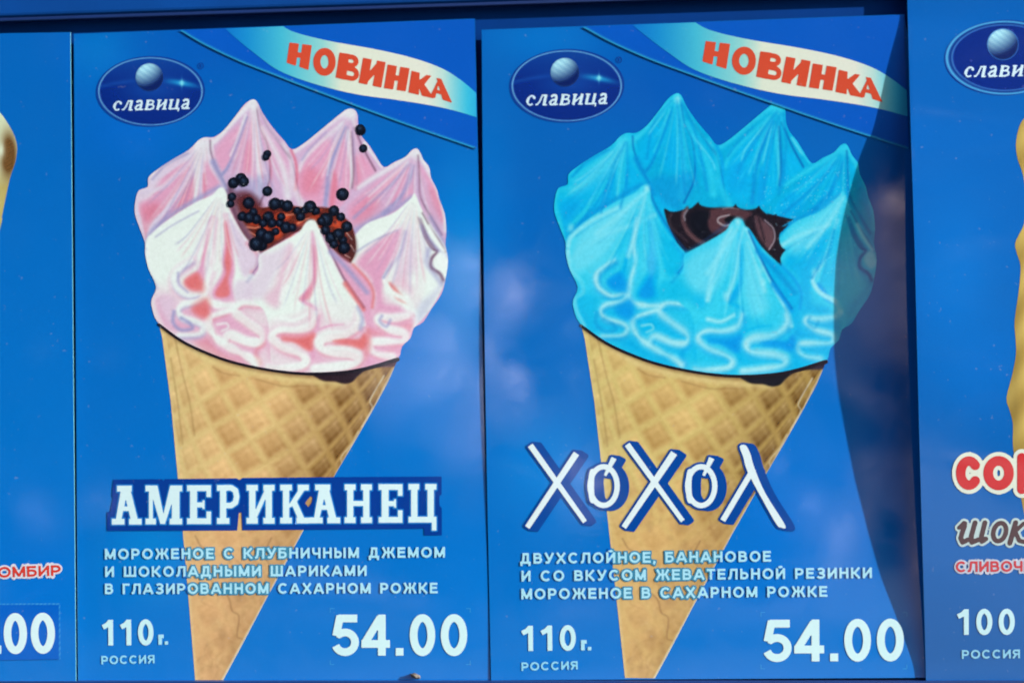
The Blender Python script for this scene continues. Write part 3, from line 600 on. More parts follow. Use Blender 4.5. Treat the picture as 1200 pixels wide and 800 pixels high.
# ------------------------------------------------------------------ printed picture: the wafer cone
CONE_EDGE = [(186,379),(190,395),(200,470),(208,555),(214,620),(220,690),(225,750),(229,800),(259.5,800),(280,762),(310,705),(355,622),(392,557),(418,513),(437,480),(455,447),(467,419),(450,425),(430,430),(400,434.5),(360,436.5),(320,433),(280,425),(250,415.5),(215,400)]
def paint_cone(yellow):
    c = Canvas(180, 370, 475, 804, 2, (214,180,122)); X, Y = c.X, c.Y
    ax, ay = 233.0, 850.0
    dx = X - ax; dy = ay - Y; r = np.hypot(dx, dy); phi = np.degrees(np.arctan2(dx, dy))
    l, h = -5.6, 28.8; u = np.clip((phi - l) / (h - l) * 2 - 1, -.999, .999); th = np.arcsin(u)
    a = .36 * th; px, py = r * np.sin(a), r * np.cos(a); ro = math.radians(43)
    P = 37.0; px = px / 1.3; g1 = (px * math.cos(ro) + py * math.sin(ro) + 4) / 33.0; g2 = (-px * math.sin(ro) + py * math.cos(ro) + 10) / 33.0
    t1 = np.abs(g1 - np.round(g1)); t2 = np.abs(g2 - np.round(g2)); ln = np.minimum(t1, t2)
    rid = np.clip((.22 - ln) / .2, 0, 1); rid = rid * rid * (3 - 2 * rid)
    rr = np.random.default_rng(11); tab = rr.random((80, 80)); cell = tab[np.floor(g1).astype(int) % 80, np.floor(g2).astype(int) % 80]
    low = np.clip((Y - 560) / 80, 0, 1)
    s1 = g1 - np.round(g1); s2 = g2 - np.round(g2)
    rel = (np.exp(-((s1 - .27) / .09) ** 2) - np.exp(-((s1 + .27) / .09) ** 2) + np.exp(-((s2 - .27) / .09) ** 2) - np.exp(-((s2 + .27) / .09) ** 2)) * (1 - rid)
    dark = np.clip((u - .05) / .8, 0, 1) * (1 - low * .5)
    cc = (np.array((222,174,116))[None, None] * (1 - dark[..., None]) + np.array((152,112,66)) * dark[..., None])
    cc = cc + (cell[..., None] - .5) * np.array((26, 26, 24)) * (1 - low[..., None])
    rc = np.array((230,198,132))[None, None] * (1 - dark[..., None] * .55) + np.array((178,130,66)) * dark[..., None] * .55
    base = cc * (1 - rid[..., None] * .62) + rc * rid[..., None] * .62
    left = np.clip((-.45 - u) / .5, 0, 1)[..., None]; base = base * (1 - left * .5) + np.array((222,194,132)) * left * .5
    base = base - rel[..., None] * np.array((12, 12, 11)) * (.7 + .8 * dark[..., None])
    fade = np.clip((Y - 545) / 95, 0, 1)[..., None]
    base = base * (1 - fade * .66) + (np.array((230,172,118)) * (1 - dark[..., None] * .4) + np.array((150,112,70)) * dark[..., None] * .4) * fade * .66
    if yellow: base = base * np.array((.975, 1.0, .93))
    c.A = base
    edge = lambda x, y: np.clip(-poly_sd(x, y, CONE_EDGE) / 2.5, 0, 1)
    for p in ([(205,395),(212,430),(222,470),(228,510)], [(200,420),(208,470),(214,520)], [(250,430),(262,437),(280,440)], [(300,444),(330,452),(350,452),(372,452)]):
        c.stroke(p, (150,112,66), 1.6, 1, 1.8, .5)
    for p in ([(215,400),(250,424),(300,438),(360,446),(400,450)],): c.stroke(p, (226,198,134), 8, 6, 4, .7)
    r = np.random.default_rng(3)
    for _ in range(46):                                              # creases and stains of the baked wafer
        y = r.uniform(560, 795); s = (y - 380) / 417; xl = 186 + 42 * s; xr = 467 - 206 * ((y - 421) / 376)
        x = xl + (xr - xl) * r.uniform(.15, .95); k = r.uniform(4, 13)
        col = (176,128,82) if r.random() < .6 else (236,198,140)
        c.stroke([(x, y), (x + r.normal(0, 5), y + k), (x + r.normal(0, 9), y + k * 2)], col, 1.2, .6, 2.2, .32, fade=True)
    for _ in range(60):
        y = r.uniform(600, 795); s = (y - 380) / 417; xl = 186 + 42 * s; xr = 467 - 206 * ((y - 421) / 376)
        x = xl + (xr - xl) * r.beta(3, 1.6); c.blob(x, y, r.uniform(2, 6), r.uniform(2, 8), (168,124,80), .2, .9)
    for p in ([(258,690),(268,700),(272,715),(280,722),(278,745),(285,752),(272,790)], [(229,628),(236,640),(246,645)], [(318,630),(310,650),(322,668)], [(352,560),(345,570),(332,572)]):
        c.stroke(p, (150,108,70), 1.6, 1.0, 1.6, .7)
    c.stroke([(466,424),(446,462),(437,480),(418,513),(400,545),(355,623),(310,706),(258,802)], (236,226,196), 1.6, 3.4, 1.2, .75)
    c.stroke([(450,440),(434,468),(436,478),(424,500)], (240,232,214), 1.4, 1, 1, .7); c.stroke([(420,505),(412,520),(400,535),(402,545)], (225,210,180), 1.6, 1, 1, .6)
    c.stroke([(187,384),(191,400),(201,470),(209,555),(215,622),(222,700),(230,802)], (232,206,160), 1.5, 3.0, 1.2, .5)
    # shade of the rim and the thin chocolate
    c.stroke([(186,382),(215,402.5),(250,418),(280,428),(320,436),(360,440),(400,439),(430,434)], (120,86,60), 3, 4, 3, .65)
    c.poly(z7([(740,262),(880,262),(1000,240),(1148,196),(1142,232),(1080,238),(1010,245),(960,280),(930,310),(890,318),(850,308),(800,305),(765,290)]), (44,24,36) if not yellow else (24,20,34), 1.6)
    c.poly(z7([(1010,225),(1148,196),(1142,232),(1060,240)]), (104,62,66) if not yellow else (58,44,62), 3, .8)
    c.noise(1.6, 1.6, 8); c.noise(3.0, 7, 9)
    return c
RIM = [(186,380),(215,400.5),(250,416.5),(280,426),(320,434),(360,437.8),(400,436.5),(430,431.5),(466,421)]
BALLS = [(zj([p])[0], s * .93) for p, s in (((430,395),5),((300,440),5),((365,440),5.4),((420,440),4.8),((600,345),4.6),((680,350),5),((860,395),5.2),((875,560),5),((750,490),5.4),((230,360),5),((390,500),4.6),((545,350),4.6),((85,150),6.6),((140,118),6.6),((160,140),6.2),((330,210),6),((75,250),5),((65,300),4.5),((195,295),7),((150,390),5.5),((200,400),6.5),((250,410),6),((338,395),6.6),
    ((385,300),7.2),((430,300),5),((475,315),6.8),((640,320),7.2),((570,392),5.6),((465,470),6.8),((510,472),5),((290,520),7.4),((335,540),7.6),((250,590),8.2),((290,600),6.5),((755,415),8.2),((720,425),5),((810,350),6.4),
    ((905,465),6.4),((845,520),7),((790,545),7),((810,590),5.2),((885,618),7),((872,232),7.6))] + [((423,153),5.6),((422.5,151),5),((426,174),4.6),((313.5,180.5),4.4),((312,184),4)]
# ------------------------------------------------------------------ building the price cards
def quad_fit(src, dst):
    s = np.array(src, float); d = np.array(dst, float)
    B = lambda x, y: np.stack([np.ones_like(x), x, y, x * y, x * x, y * y], -1)
    xs, ys = (s[:, 0] - 300) / 300, (s[:, 1] - 400) / 300
    lam = np.diag([0, 1e-3, 1e-3, .02, .05, .05]); A = B(xs, ys)
    W = np.linalg.solve(A.T @ A + lam, A.T @ (d - s))
    return lambda x, y: tuple((np.stack([x, y], -1) + B((np.asarray(x) - 300) / 300, (np.asarray(y) - 400) / 300) @ W).reshape(-1, 2).T)
ART_WARP = quad_fit([(297,117.5),(411,128),(487.5,175),(364,259),(158,240),(260,221),(186,380),(467,420),(360,436.5),(228,797),(260.8,797),(213,620),(355,622),(486,229)],
                    [(792.5,111),(911,122),(991,170),(867,253),(650,236),(756,219),(681,384),(968,423),(862,440),(731,797),(768,797),(711,622),(856,627),(987,225)])
def rename(o, name):
    o.name = name; return o
def board(name, label, corners, depth, col_fn, step=5.0, group=None, edge=(150,190,190), bulge=None):
    """the card itself: a thin board with its printed ground; corners TL,TR,BR,BL in photo pixels"""
    TL, TR, BR, BL = [np.array(c, float) for c in corners]
    n = int(abs(TR[0] - TL[0]) / step) + 2; m = int(abs(BL[1] - TL[1]) / step) + 2
    u = np.linspace(0, 1, n)[None, :, None]; v = np.linspace(0, 1, m)[:, None, None]
    P = (TL * (1 - u) + TR * u) * (1 - v) + (BL * (1 - u) + BR * u) * v
    if bulge is not None: P[..., 0] += bulge(u[..., 0] + 0 * v[..., 0], P[..., 1])
    X, Y = P[..., 0], P[..., 1]
    Vf = surf_point(X, Y, depth, THICK).reshape(-1, 3)
    Vb = Vf + np.array([0, THICK, 0])
    C = col_fn(X.ravel(), Y.ravel()); Ce = np.tile(ink(edge), (len(Vb), 1))
    i = np.arange(n * m).reshape(m, n)
    F = [np.stack([i[1:, :-1], i[1:, 1:], i[:-1, 1:], i[:-1, :-1]], -1).reshape(-1, 4)]
    o = n * m; F.append(F[0][:, ::-1] + o)
    # the four narrow sides have vertices of their own, in the colour of the paper
    ring = np.concatenate([i[0, :-1], i[:-1, -1], i[-1, :0:-1], i[:0:-1, 0]])
    Vs = np.vstack([Vf[ring], Vb[ring]]); k = len(ring); s = np.arange(k); s2 = (s + 1) % k; b = 2 * o
    F.append(np.stack([b + s, b + s2, b + k + s2, b + k + s], -1))
    V = np.vstack([Vf, Vb, Vs]); C = np.vstack([C, Ce, np.tile(ink(edge), (2 * k, 1))])
    bot = Vf[i[-1, n // 2]]
    e = bpy.data.objects.new('price_card', None); COL.objects.link(e); e.location = Vector(bot.tolist()); e.empty_display_size = .01
    e['label'] = label; e['category'] = 'price card'; e['group'] = 'ice cream price cards standing in the rail'
    bd = link_mesh('card_board', V, np.vstack(F), e, M_PRINT, C, smooth_sh=False)
    return e
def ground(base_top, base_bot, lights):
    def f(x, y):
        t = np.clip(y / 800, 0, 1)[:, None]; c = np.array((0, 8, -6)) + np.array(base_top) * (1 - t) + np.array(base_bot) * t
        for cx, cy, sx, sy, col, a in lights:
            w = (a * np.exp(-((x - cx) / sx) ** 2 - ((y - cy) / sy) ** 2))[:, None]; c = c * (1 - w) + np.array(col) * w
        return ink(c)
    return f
def logo(par, depth, cx, cy, rx, ry, gx, gy, gr, text0, text1, th, kind=0, clip=None, reg=None):
    base = (10, 42, 140)
    def col(x, y):
        k = np.sqrt(((x - cx) / rx) ** 2 + ((y - cy) / ry) ** 2); c = np.tile(np.array((3, 40, 130.)), (len(x), 1))
        def mixc(w, q):
            nonlocal c; w = np.clip(w, 0, 1)[:, None]; c = c * (1 - w) + np.array(q) * w
        if kind == 0:
            mixc(np.clip((cy - 8 - y) / ry, 0, 1) * .8, (18, 84, 168))
            mixc(np.exp(-((x - cx - 4) / 34) ** 2 - ((y - cy + 3) / 16) ** 2) * .5, (20, 90, 180))
            fx, fy = gx + 36.6 * rx / 62, gy + 6.6
            arcy = fy - 2 + .0022 * (x - gx) ** 2 - 1
            mixc(np.exp(-((y - arcy) / 3.2) ** 2) * np.clip((x - gx - 8) / 14, 0, 1) * np.exp(-((x - fx) / 17) ** 2) * .95, (30, 150, 210))
            mixc(np.exp(-((y - arcy) / 2.4) ** 2) * np.clip((gx - x) / 30, 0, 1) * .35, (30, 100, 190))
            mixc(np.exp(-((x - fx) / 3) ** 2 - ((y - fy) / 2.6) ** 2) + .5 * np.exp(-((x - fx) / .9) ** 2 - ((y - fy) / 6) ** 2), (120, 215, 235))
            mixc(np.exp(-((k - .945) / .014) ** 2), (110, 175, 225)); mixc(np.clip((k - .965) / .01, 0, 1), (10, 62, 148)); 
        else:
            mixc(np.exp(-((k - .955) / .028) ** 2), (80, 170, 222)); mixc(np.exp(-((k - .87) / .015) ** 2) * .9, (70, 130, 200)); mixc(np.exp(-((k - .905) / .015) ** 2) * .5, (20, 70, 130))
        return ink(c)
    f = lambda X, Y: ell_sd(X, Y, cx, cy, rx, ry, -.03)
    lg = printed('logo_emblem', par, depth, f, (cx - rx, cy - ry, cx + rx, cy + ry), .8, 1, col, clip=clip)
    def gcol(x, y):
        u = (x - gx) / gr; v = (y - gy) / gr; w = np.sqrt(np.clip(1 - u * u - v * v, 0, 1))
        l = np.clip(-.38 * u - .72 * v + .5 * w + .08, 0, 1)[:, None]
        n = ((np.sin(x * 1.3 + y * .6) * np.sin(y * 1.7 - x * .5) + np.sin(x * .6 - y * .9 + 1)) * np.clip(.7 - .5 * u - .5 * v, 0, 1))[:, None] * np.array((13, 11, 6))
        c = np.array((8, 30, 96)) * (1 - l) + np.array((170, 222, 238)) * l + n * l
        rim = np.clip((np.sqrt(u * u + v * v) - .9) / .08, 0, 1)[:, None] * (.3 if kind == 0 else .75); c = c * (1 - rim) + np.array((60, 120, 190)) * rim
        return ink(np.clip(c, 0, 255))
    printed('globe', par, depth, lambda X, Y: ell_sd(X, Y, gx, gy, gr, gr), (gx - gr, gy - gr, gx + gr, gy + gr), .6, 2, gcol, clip=clip).parent = lg
    bpy.data.objects[-1] if False else None
    # bold italic serif word
    S = {}
    def it(pts): return [(x + .18 * y, y) for x, y in pts]
    S['с'] = (.62, [(it(arc(.32, .5, .24, .42, 50, 310, 14)), .14), (it([(.1, .3), (.08, .5), (.12, .72)]), .24), (it([(.46, .8), (.5, .72)]), .22)])
    S['л'] = (.8, [(it([(.0, .1), (.12, .1), (.24, .35), (.34, .92)]), .13), (it([(.3, .94), (.66, .94)]), .12), (it([(.58, 0), (.58, 1)]), .25), (it([(.5, .06), (.78, .06)]), .12)])
    S['а'] = (.72, [(it([(.48, 0), (.48, .7), (.42, .9), (.25, .93), (.1, .8)]), .2), (it([(.44, .56), (.2, .46), (.1, .28), (.18, .08), (.34, .08), (.44, .2)]), .17), (it([(.48, .07), (.68, .07)]), .12)])
    S['в'] = (.74, [(it([(.14, 0), (.14, 1)]), .25), (it([(.02, .94), (.36, .94), (.54, .84), (.5, .6), (.3, .53)]), .14), (it([(.02, .06), (.4, .06), (.62, .16), (.62, .38), (.46, .53), (.2, .53)]), .15)])
    S['и'] = (.82, [(it([(.16, 0), (.16, 1)]), .24), (it([(.62, 0), (.62, 1)]), .24), (it([(.16, .15), (.62, .85)]), .12), (it([(.0, .94), (.3, .94)]), .11), (it([(.48, .06), (.8, .06)]), .11)])
    S['ц'] = (.86, [(it([(.16, 0), (.16, 1)]), .24), (it([(.62, 0), (.62, 1)]), .24), (it([(.1, .07), (.84, .07)]), .14), (it([(.8, .1), (.8, -.2)]), .12), (it([(.0, .94), (.3, .94)]), .11)])
    gl = line_glyphs('славица', S, text0, text1, th, .05)
    letters('lettering', par, depth, gl, (214, 234, 244), 2, .4, .05, clip=clip).parent = lg
    if reg:
        rx_, ry_ = reg
        printed('registered_mark', par, depth, lambda X, Y: np.minimum(np.abs(np.hypot(X - rx_, Y - ry_) - 3.4) - .5, stroke_sd(X, Y, np.array([(rx_ - .9, ry_ + 1.8), (rx_ - .9, ry_ - 1.8), (rx_ + .9, ry_ - 1.2), (rx_ - .6, ry_), (rx_ + 1.1, ry_ + 1.8)]), .8)),
                (rx_ - 4, ry_ - 4, rx_ + 4, ry_ + 4), .4, 1, (8, 62, 150)).parent = lg
    return lg
# quads (photo pixels of the first card) that carry the fat slanted letters of the corner
def zn(p): return [(320 + x / 5.4545, 40 + y / 5.4545) for x, y in p]
FAT = {
 'Н': [[(0,0),(.40,0),(.40,1),(0,1)], [(.35,.40),(.65,.40),(.65,.60),(.35,.60)], [(.60,0),(1,0),(1,1),(.60,1)]],
 'В': [[(0,0),(.42,0),(.42,1),(0,1)]], 
 'И': [[(0,0),(.36,0),(.36,1),(0,1)], [(.64,0),(1,0),(1,1),(.64,1)], [(.30,.98),(.30,.62),(.70,.02),(.70,.40)]],
 'К': [[(0,0),(.40,0),(.40,1),(0,1)], [(.3,.48),(.80,.02),(1.02,.0),(.60,.52),(.3,.62)], [(.36,.50),(.62,.46),(1.02,1.0),(.56,1.0)]],
 'А': [[(.26,-.02),(.62,0),(1.0,1.0),(.6,.98)], [(.30,.18),(.44,.05),(.2,1.02),(0,1.0)], [(.22,.6),(.7,.6),(.72,.74),(.16,.74)]],
}
def fat_word(warp):
    quads = [('Н',[(108,58),(245,75),(224,227),(90,182)]),('О',[(262,92),(405,100),(396,272),(252,250)]),('В',[(427,122),(568,142),(545,310),(403,277)]),
             ('И',[(578,155),(717,183),(690,340),(550,310)]),('Н',[(735,198),(870,222),(846,364),(712,344)]),('К',[(888,238),(1005,268),(1022,408),(868,372)]),('А',[(1030,285),(1100,292),(1140,436),(1008,396)])]
    out = []
    for ch, q in quads:
        q = np.array(zn(q)); bil = lambda u, v: tuple((q[0] * (1 - u) + q[1] * u) * (1 - v) + (q[3] * (1 - u) + q[2] * u) * v)
        ss = []
        if ch == 'О': ss.append((np.array([bil(.5 + .34 * math.cos(t), .5 + .40 * math.sin(t)) for t in np.linspace(0, 2 * math.pi, 30)]), 7.4))
        else:
            for pl in FAT[ch]: ss.append((np.array([bil(*p) for p in pl]), 0))
            if ch == 'В':
                for v0, v1, um in ((.0, .5, .9), (.46, 1.0, 1.0)):
                    cv = (v0 + v1) / 2; rv = (v1 - v0) / 2
                    ss.append((np.array([bil(.3, v0 + .09)] + [bil(um - .34 + .22 * math.cos(t), cv + (rv - .09) * math.sin(t)) for t in np.linspace(-1.4, 1.4, 10)] + [bil(.3, v1 - .09)]), 4.6))
        if warp: ss = [(np.array(warp(p[:, 0], p[:, 1])).T, w) for p, w in ss]
        out.append(ss)
    return out
def corner(par, depth, warp, clip=None):
    """the turned corner: a thin sheet with its own thickness, a swoosh and the fat word"""
    L = smooth([(210,35.5),(240,53),(280,72),(323,89),(367,106),(467,143),(556,174)], 5)
    P = np.vstack([L, [(570, 175), (575, 10), (205, 28)]])
    if warp: P = np.array(warp(P[:, 0], P[:, 1])).T; Lw = np.array(warp(L[:, 0], L[:, 1])).T
    else: Lw = L
    lift = 8                                                # eight print layers thick: its edge throws a real thin shade
    def col(x, y):
        d = seg_dist(x, y, Lw); w = np.clip((2.6 - d) / 1.4, 0, 1)[:, None]
        return ink(np.array((2, 88, 192)) * (1 - w) + np.array((40, 150, 200)) * w)
    f = lambda X, Y: poly_sd(X, Y, P)
    b = P[:, 0].min(), P[:, 1].min(), P[:, 0].max(), P[:, 1].max()
    sh = printed('corner_sheet', par, depth, f, b, 1.6, lift, col, clip=clip)
    # side of the sheet down to the card
    Q = Lw[clip(Lw[:, 0][None], Lw[:, 1][None])[0] < 0] if clip else Lw
    a = surf_point(Q[:, 0], Q[:, 1], depth, THICK + lift * GAP); c = surf_point(Q[:, 0], Q[:, 1], depth, THICK + GAP * .5)
    k = len(Q); i = np.arange(k - 1)
    link_mesh('sheet_edge', np.vstack([a, c]) , np.stack([i, i + k, i + k + 1, i + 1], -1), par, M_PRINT, np.tile(ink((20, 90, 150)), (2 * k, 1))).parent = sh
    up = smooth([(318,20),(333,32),(350,39.5),(387,48.5),(440,58),(483,68),(517,80),(540,94),(557,108),(575,122)], 5)
    lo = smooth([(585,147),(557,137),(517,126),(467,117.5),(417,110.5),(367,98),(327,83),(300,64),(280,48),(262,32),(252,20)], 5)
    S = np.vstack([up, lo])
    gx_ = [250, 290, 330, 378, 400, 500, 520, 548, 575]; gc = np.array([(4,104,200),(24,142,206),(70,184,210),(150,212,208),(226,228,208),(232,228,212),(190,222,214),(60,190,222),(20,150,220)], float)
    def scol(x, y):
        return ink(np.stack([np.interp(x, gx_, gc[:, k]) for k in range(3)], -1))
    clip1 = (lambda X, Y: f(*(warp(X.ravel(), Y.ravel()) if warp else (X, Y))).reshape(X.shape) if False else 0) if False else None
    def inner(X, Y):
        if warp: xx, yy = warp(X.ravel(), Y.ravel()); xx = xx.reshape(X.shape); yy = yy.reshape(X.shape)
        else: xx, yy = X, Y
        s = poly_sd(xx, yy, P) + 1.0
        if clip is not None: s = np.maximum(s, clip(xx, yy))
        return s
    sw = printed('banner_swoosh', par, depth, lambda X, Y: poly_sd(X, Y, S), (250, 20, 575, 150), 1.0, lift + 1, scol, warp=warp, clip=inner); sw.parent = sh
    gl = fat_word(warp)
    hf = glyph_field(gl, False); 
    t = letters('lettering', par, depth, gl, (218, 76, 50), lift + 2, .5, .55, False, clip=clip); t.parent = sh
    return sh
def halo_colour(in_cone):
    def f(x, y):
        w = np.clip(.5 - in_cone(x, y) / 2, 0, 1)[:, None]
        return ink(np.array((0, 106, 206)) * (1 - w) + np.array((60, 138, 172)) * w)
    return f
TEXT = (176, 228, 246)
def text_line(par, depth, text, p0, p1, h, font=SANS, colour=TEXT, layer=5, name='lettering', halo=None, hr=2.0, space=.16, step=.55, clip=None, halo_only=None, halo_name='lettering_outline'):
    gl = line_glyphs(text, font, p0, p1, h, space); o = letters(name, par, depth, gl, colour, layer, step, 0, clip=clip)
    if halo is not None:
        c2 = clip if halo_only is None else halo_only
        k = letters(halo_name, par, depth, gl, halo, layer - 1, .8, hr, clip=c2)
        if k and o: k.parent = o
    return o
def bracket(par, depth, x0, y0, x1, y1):
    for x, y, sx, sy in ((x0, y0, 1, 1), (x1, y0, -1, 1), (x1, y1, -1, -1), (x0, y1, 1, -1)):
        P = np.array([(x + sx * 5, y), (x, y), (x, y + sy * 5)], float)
        printed('corner_mark', par, depth, lambda X, Y: stroke_sd(X, Y, P, .9), (P[:, 0].min() - 1, P[:, 1].min() - 1, P[:, 0].max() + 1, P[:, 1].max() + 1), .6, 1, (50, 150, 218))
def jam_sd(P): return lambda X, Y: poly_sd(X, Y, P)
def cone_and_cream(par, depth, pink, warp):
    cone = paint_cone(not pink); low = 797 if warp is None else 800
    bottom = lambda X, Y: Y - (796.3 if warp is None else 793.5)
    co = printed('wafer_cone', par, depth, lambda X, Y: poly_sd(X, Y, CONE_EDGE), (180, 375, 475, 800), 1.0, 1, lambda x, y: cone.sample(x, y), warp=warp, clip=bottom)
    cr = paint_cream(PINK if pink else BLUE, pink)
    if pink: hole = np.array(JAM, float)
    else:
        T = [(776,243),(783,245.5),(790,245.5),(798,243.5),(806,242),(811.5,238),(815,235),(817.5,238),(825,240.5),(838,241.5),(850,242),(855.5,240),(858,237.5),(861,241),(868,243.5),(876,243.5),(882,242),(885,239.5),(887.5,243),(894,248.5),(901,251),(905.5,249),(904.5,256),(908,261),(913,263),(919,260.5),(913.5,267),(909,272),(909,281),(912,287),(915.5,290),(912.5,294),(910,300),(911,308),(905,303),(888,286),(874,266),(864,262),(850,270),(826,283),(802,293),(792,284),(781,262)]
        hole = np.array([(x - 495.5 - (x - 840) * .012, y + 4 - (y - 262) * .015) for x, y in T])
    edge = smooth(CREAM_EDGE, 3, True)
    cream = printed('whipped_cream', par, depth, lambda X, Y: np.maximum(poly_sd(X, Y, edge), -poly_sd(X, Y, hole)), (156, 115, 527, 438), .9, 2, lambda x, y: cr.sample(x, y), warp=warp)
    jam = printed('strawberry_jam' if pink else 'chocolate_sauce', par, depth, jam_sd(hole), (265, 225, 425, 310), .8, 2, lambda x, y: cr.sample(x, y), warp=warp)
    jam.parent = cream
    rp = smooth(RIM, 6)
    printed('chocolate_rim', par, depth, lambda X, Y: seg_dist(X, Y, rp) - 1.7 - .9 * np.clip((X - 330) / 130, 0, 1) + .2, (184, 378, 470, 442), .7, 3, (30, 20, 34), warp=warp)
    if pink:
        for (x, y), s in BALLS:
            r = s * 1.04
            def bc(u, v, x=x, y=y, r=r):
                w = np.exp(-((u - x + .05 * r) / (r * .45)) ** 2 - ((v - y + .1 * r) / (r * .45)) ** 2)[:, None] * .8 + .5 * np.exp(-((u - x + .3 * r) / (r * .2)) ** 2 - ((v - y + .35 * r) / (r * .2)) ** 2)[:, None]
                w = np.clip(w, 0, 1); return ink(np.array((9, 11, 28)) * (1 - w) + np.array((46, 64, 90)) * w)
            lay = 4 + (BALLS.index(((x, y), s)) % 3)
            b = printed('chocolate_ball', par, depth, lambda X, Y, x=x, y=y, r=r: ell_sd(X, Y, x, y, r, r * 1.04), (x - r, y - r, x + r, y + r), .8, lay, bc, warp=warp); b.parent = jam
    return co
def price(par, depth, boxes, base0, base1, h, font=HEAVY, colour=(224, 246, 250), clip=None):
    """54.00 digit by digit: boxes are (character, left, right)"""
    (xa, ya), (xb, yb) = base0, base1; out = []
    for ch, a, b in boxes:
        ya_ = ya + (yb - ya) * (a - xa) / (xb - xa); yb_ = ya + (yb - ya) * (b - xa) / (xb - xa)
        if ch == '.':
            out.append([(np.array([(a, ya_), (b, yb_), (b, yb_ - (b - a) * .98), (a, ya_ - (b - a) * .98)]), 0)]); continue
        out += line_glyphs(ch, font, (a, ya_), (b, yb_), h, 0)
    return out

# ---- first: the card cut by the left border
CARD_COL = dict(edge=(130, 200, 214))
c0 = board('price_card', 'blue price card cut off by the left border, red word ending in ОМБИР',
           [(-70, 40.5), (82.5, 38), (89, 797.5), (-64, 798)], depth0,
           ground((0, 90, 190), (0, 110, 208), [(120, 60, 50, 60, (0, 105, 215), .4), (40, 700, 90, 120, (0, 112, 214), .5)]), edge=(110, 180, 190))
W0 = np.array([(-40,110),(-10,124),(0,132),(8,143),(15,155),(19,166),(20,176),(18,190),(12,208),(7,230),(2,255),(-1,272),(-40,420)], float)
def wcol(x, y):
    r = np.sin(x * 2.1 + y * .9) * np.sin(y * 1.7 - x) + np.sin(x * 5 + y * 3) * .6
    t = np.exp(-((x - 10) / 9) ** 2 - ((y - 182) / 24) ** 2); t = np.clip(t * 1.7, 0, 1)[:, None]
    low = np.clip((y - 195) / 25, 0, 1)[:, None]
    c = np.array((222, 226, 190)) * (1 - low) + np.array((196, 176, 106)) * low
    c = c * (1 - t) + (np.array((112, 74, 36)) + r[:, None] * 22) * t
    w = np.exp(-((x - 1) / 4.5) ** 2 - ((y - 176) / 10) ** 2)[:, None]; c = c * (1 - w) + np.array((225, 228, 200)) * w
    return ink(np.clip(c, 0, 255))
printed('ice_cream_cone', c0, depth0, lambda X, Y: poly_sd(X, Y, smooth(W0, 4, True)), (-40, 105, 24, 420), .9, 1, wcol)
text_line(c0, depth0, 'ПЛОМБИР'.replace('П', 'Г') if False else 'ОМБИР', (-2.5, 676.5), (72, 674), 12.5, BOLD, (220, 62, 50), 3, halo=(226, 218, 226), hr=1.9, space=.06)
def sticker(X, Y): return poly_sd(X, Y, np.array([(-60, 707.5), (70.5, 706), (71, 772), (-60, 774)]))
def stc(x, y):
    d = np.minimum(np.abs(y - 707), np.abs(x - 70.5)); w = np.clip(1.6 - d, 0, 1)[:, None] * (.35 + .4 * (np.sin(x * 1.3 + y * .9)[:, None] > 0)); return ink(np.array((0, 98, 198)) * (1 - w) + np.array((80, 170, 220)) * w)
st = printed('price_sticker', c0, depth0, sticker, (-60, 705, 72, 775), 1.5, 4, stc)
gl = price(c0, depth0, [('0', -62, -36), ('.', -8.5, 1.5), ('0', 5, 31.5), ('0', 36.5, 64.5)], (0, 765.5), (64, 764.8), 47, HEAVY)
letters('price_digits', c0, depth0, gl, (222, 242, 244), 5, .6).parent = st

# ---- second: strawberry
c1 = board('price_card', 'blue price card with the pink whipped cream cone, strewn with black chocolate balls, titled АМЕРИКАНЕЦ',
           [(86.5, 40), (556.5, 22), (574.5, 796.5), (91.5, 797.5)], depth1,
           ground((0, 88, 188), (0, 110, 212), [(118, 60, 42, 40, (0, 132, 212), .5), (150, 150, 60, 50, (0, 108, 214), .5), (505, 430, 55, 110, (0, 126, 216), .6), (545, 300, 45, 110, (0, 140, 222), .7),  # lower patch right of the cream: reflected glare painted into the ground colour
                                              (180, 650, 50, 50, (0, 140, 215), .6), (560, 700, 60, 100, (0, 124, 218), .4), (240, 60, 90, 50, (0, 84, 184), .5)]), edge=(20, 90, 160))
logo(c1, depth1, 176.3, 107.3, 64, 41.5, 175.3, 90.8, 16.4, (131.5, 130.2), (222.8, 127.8), 11.8, reg=(235, 77.5))
corner(c1, depth1, None, clip=lambda X, Y: np.maximum(X - (555.8 + (Y - 22) * .0232), (40 - 18 * (X - 86.5) / 470 + .5) - Y))
cone_and_cream(c1, depth1, True, None)
def in_cone1(x, y): return poly_sd(x, y, CONE_EDGE)
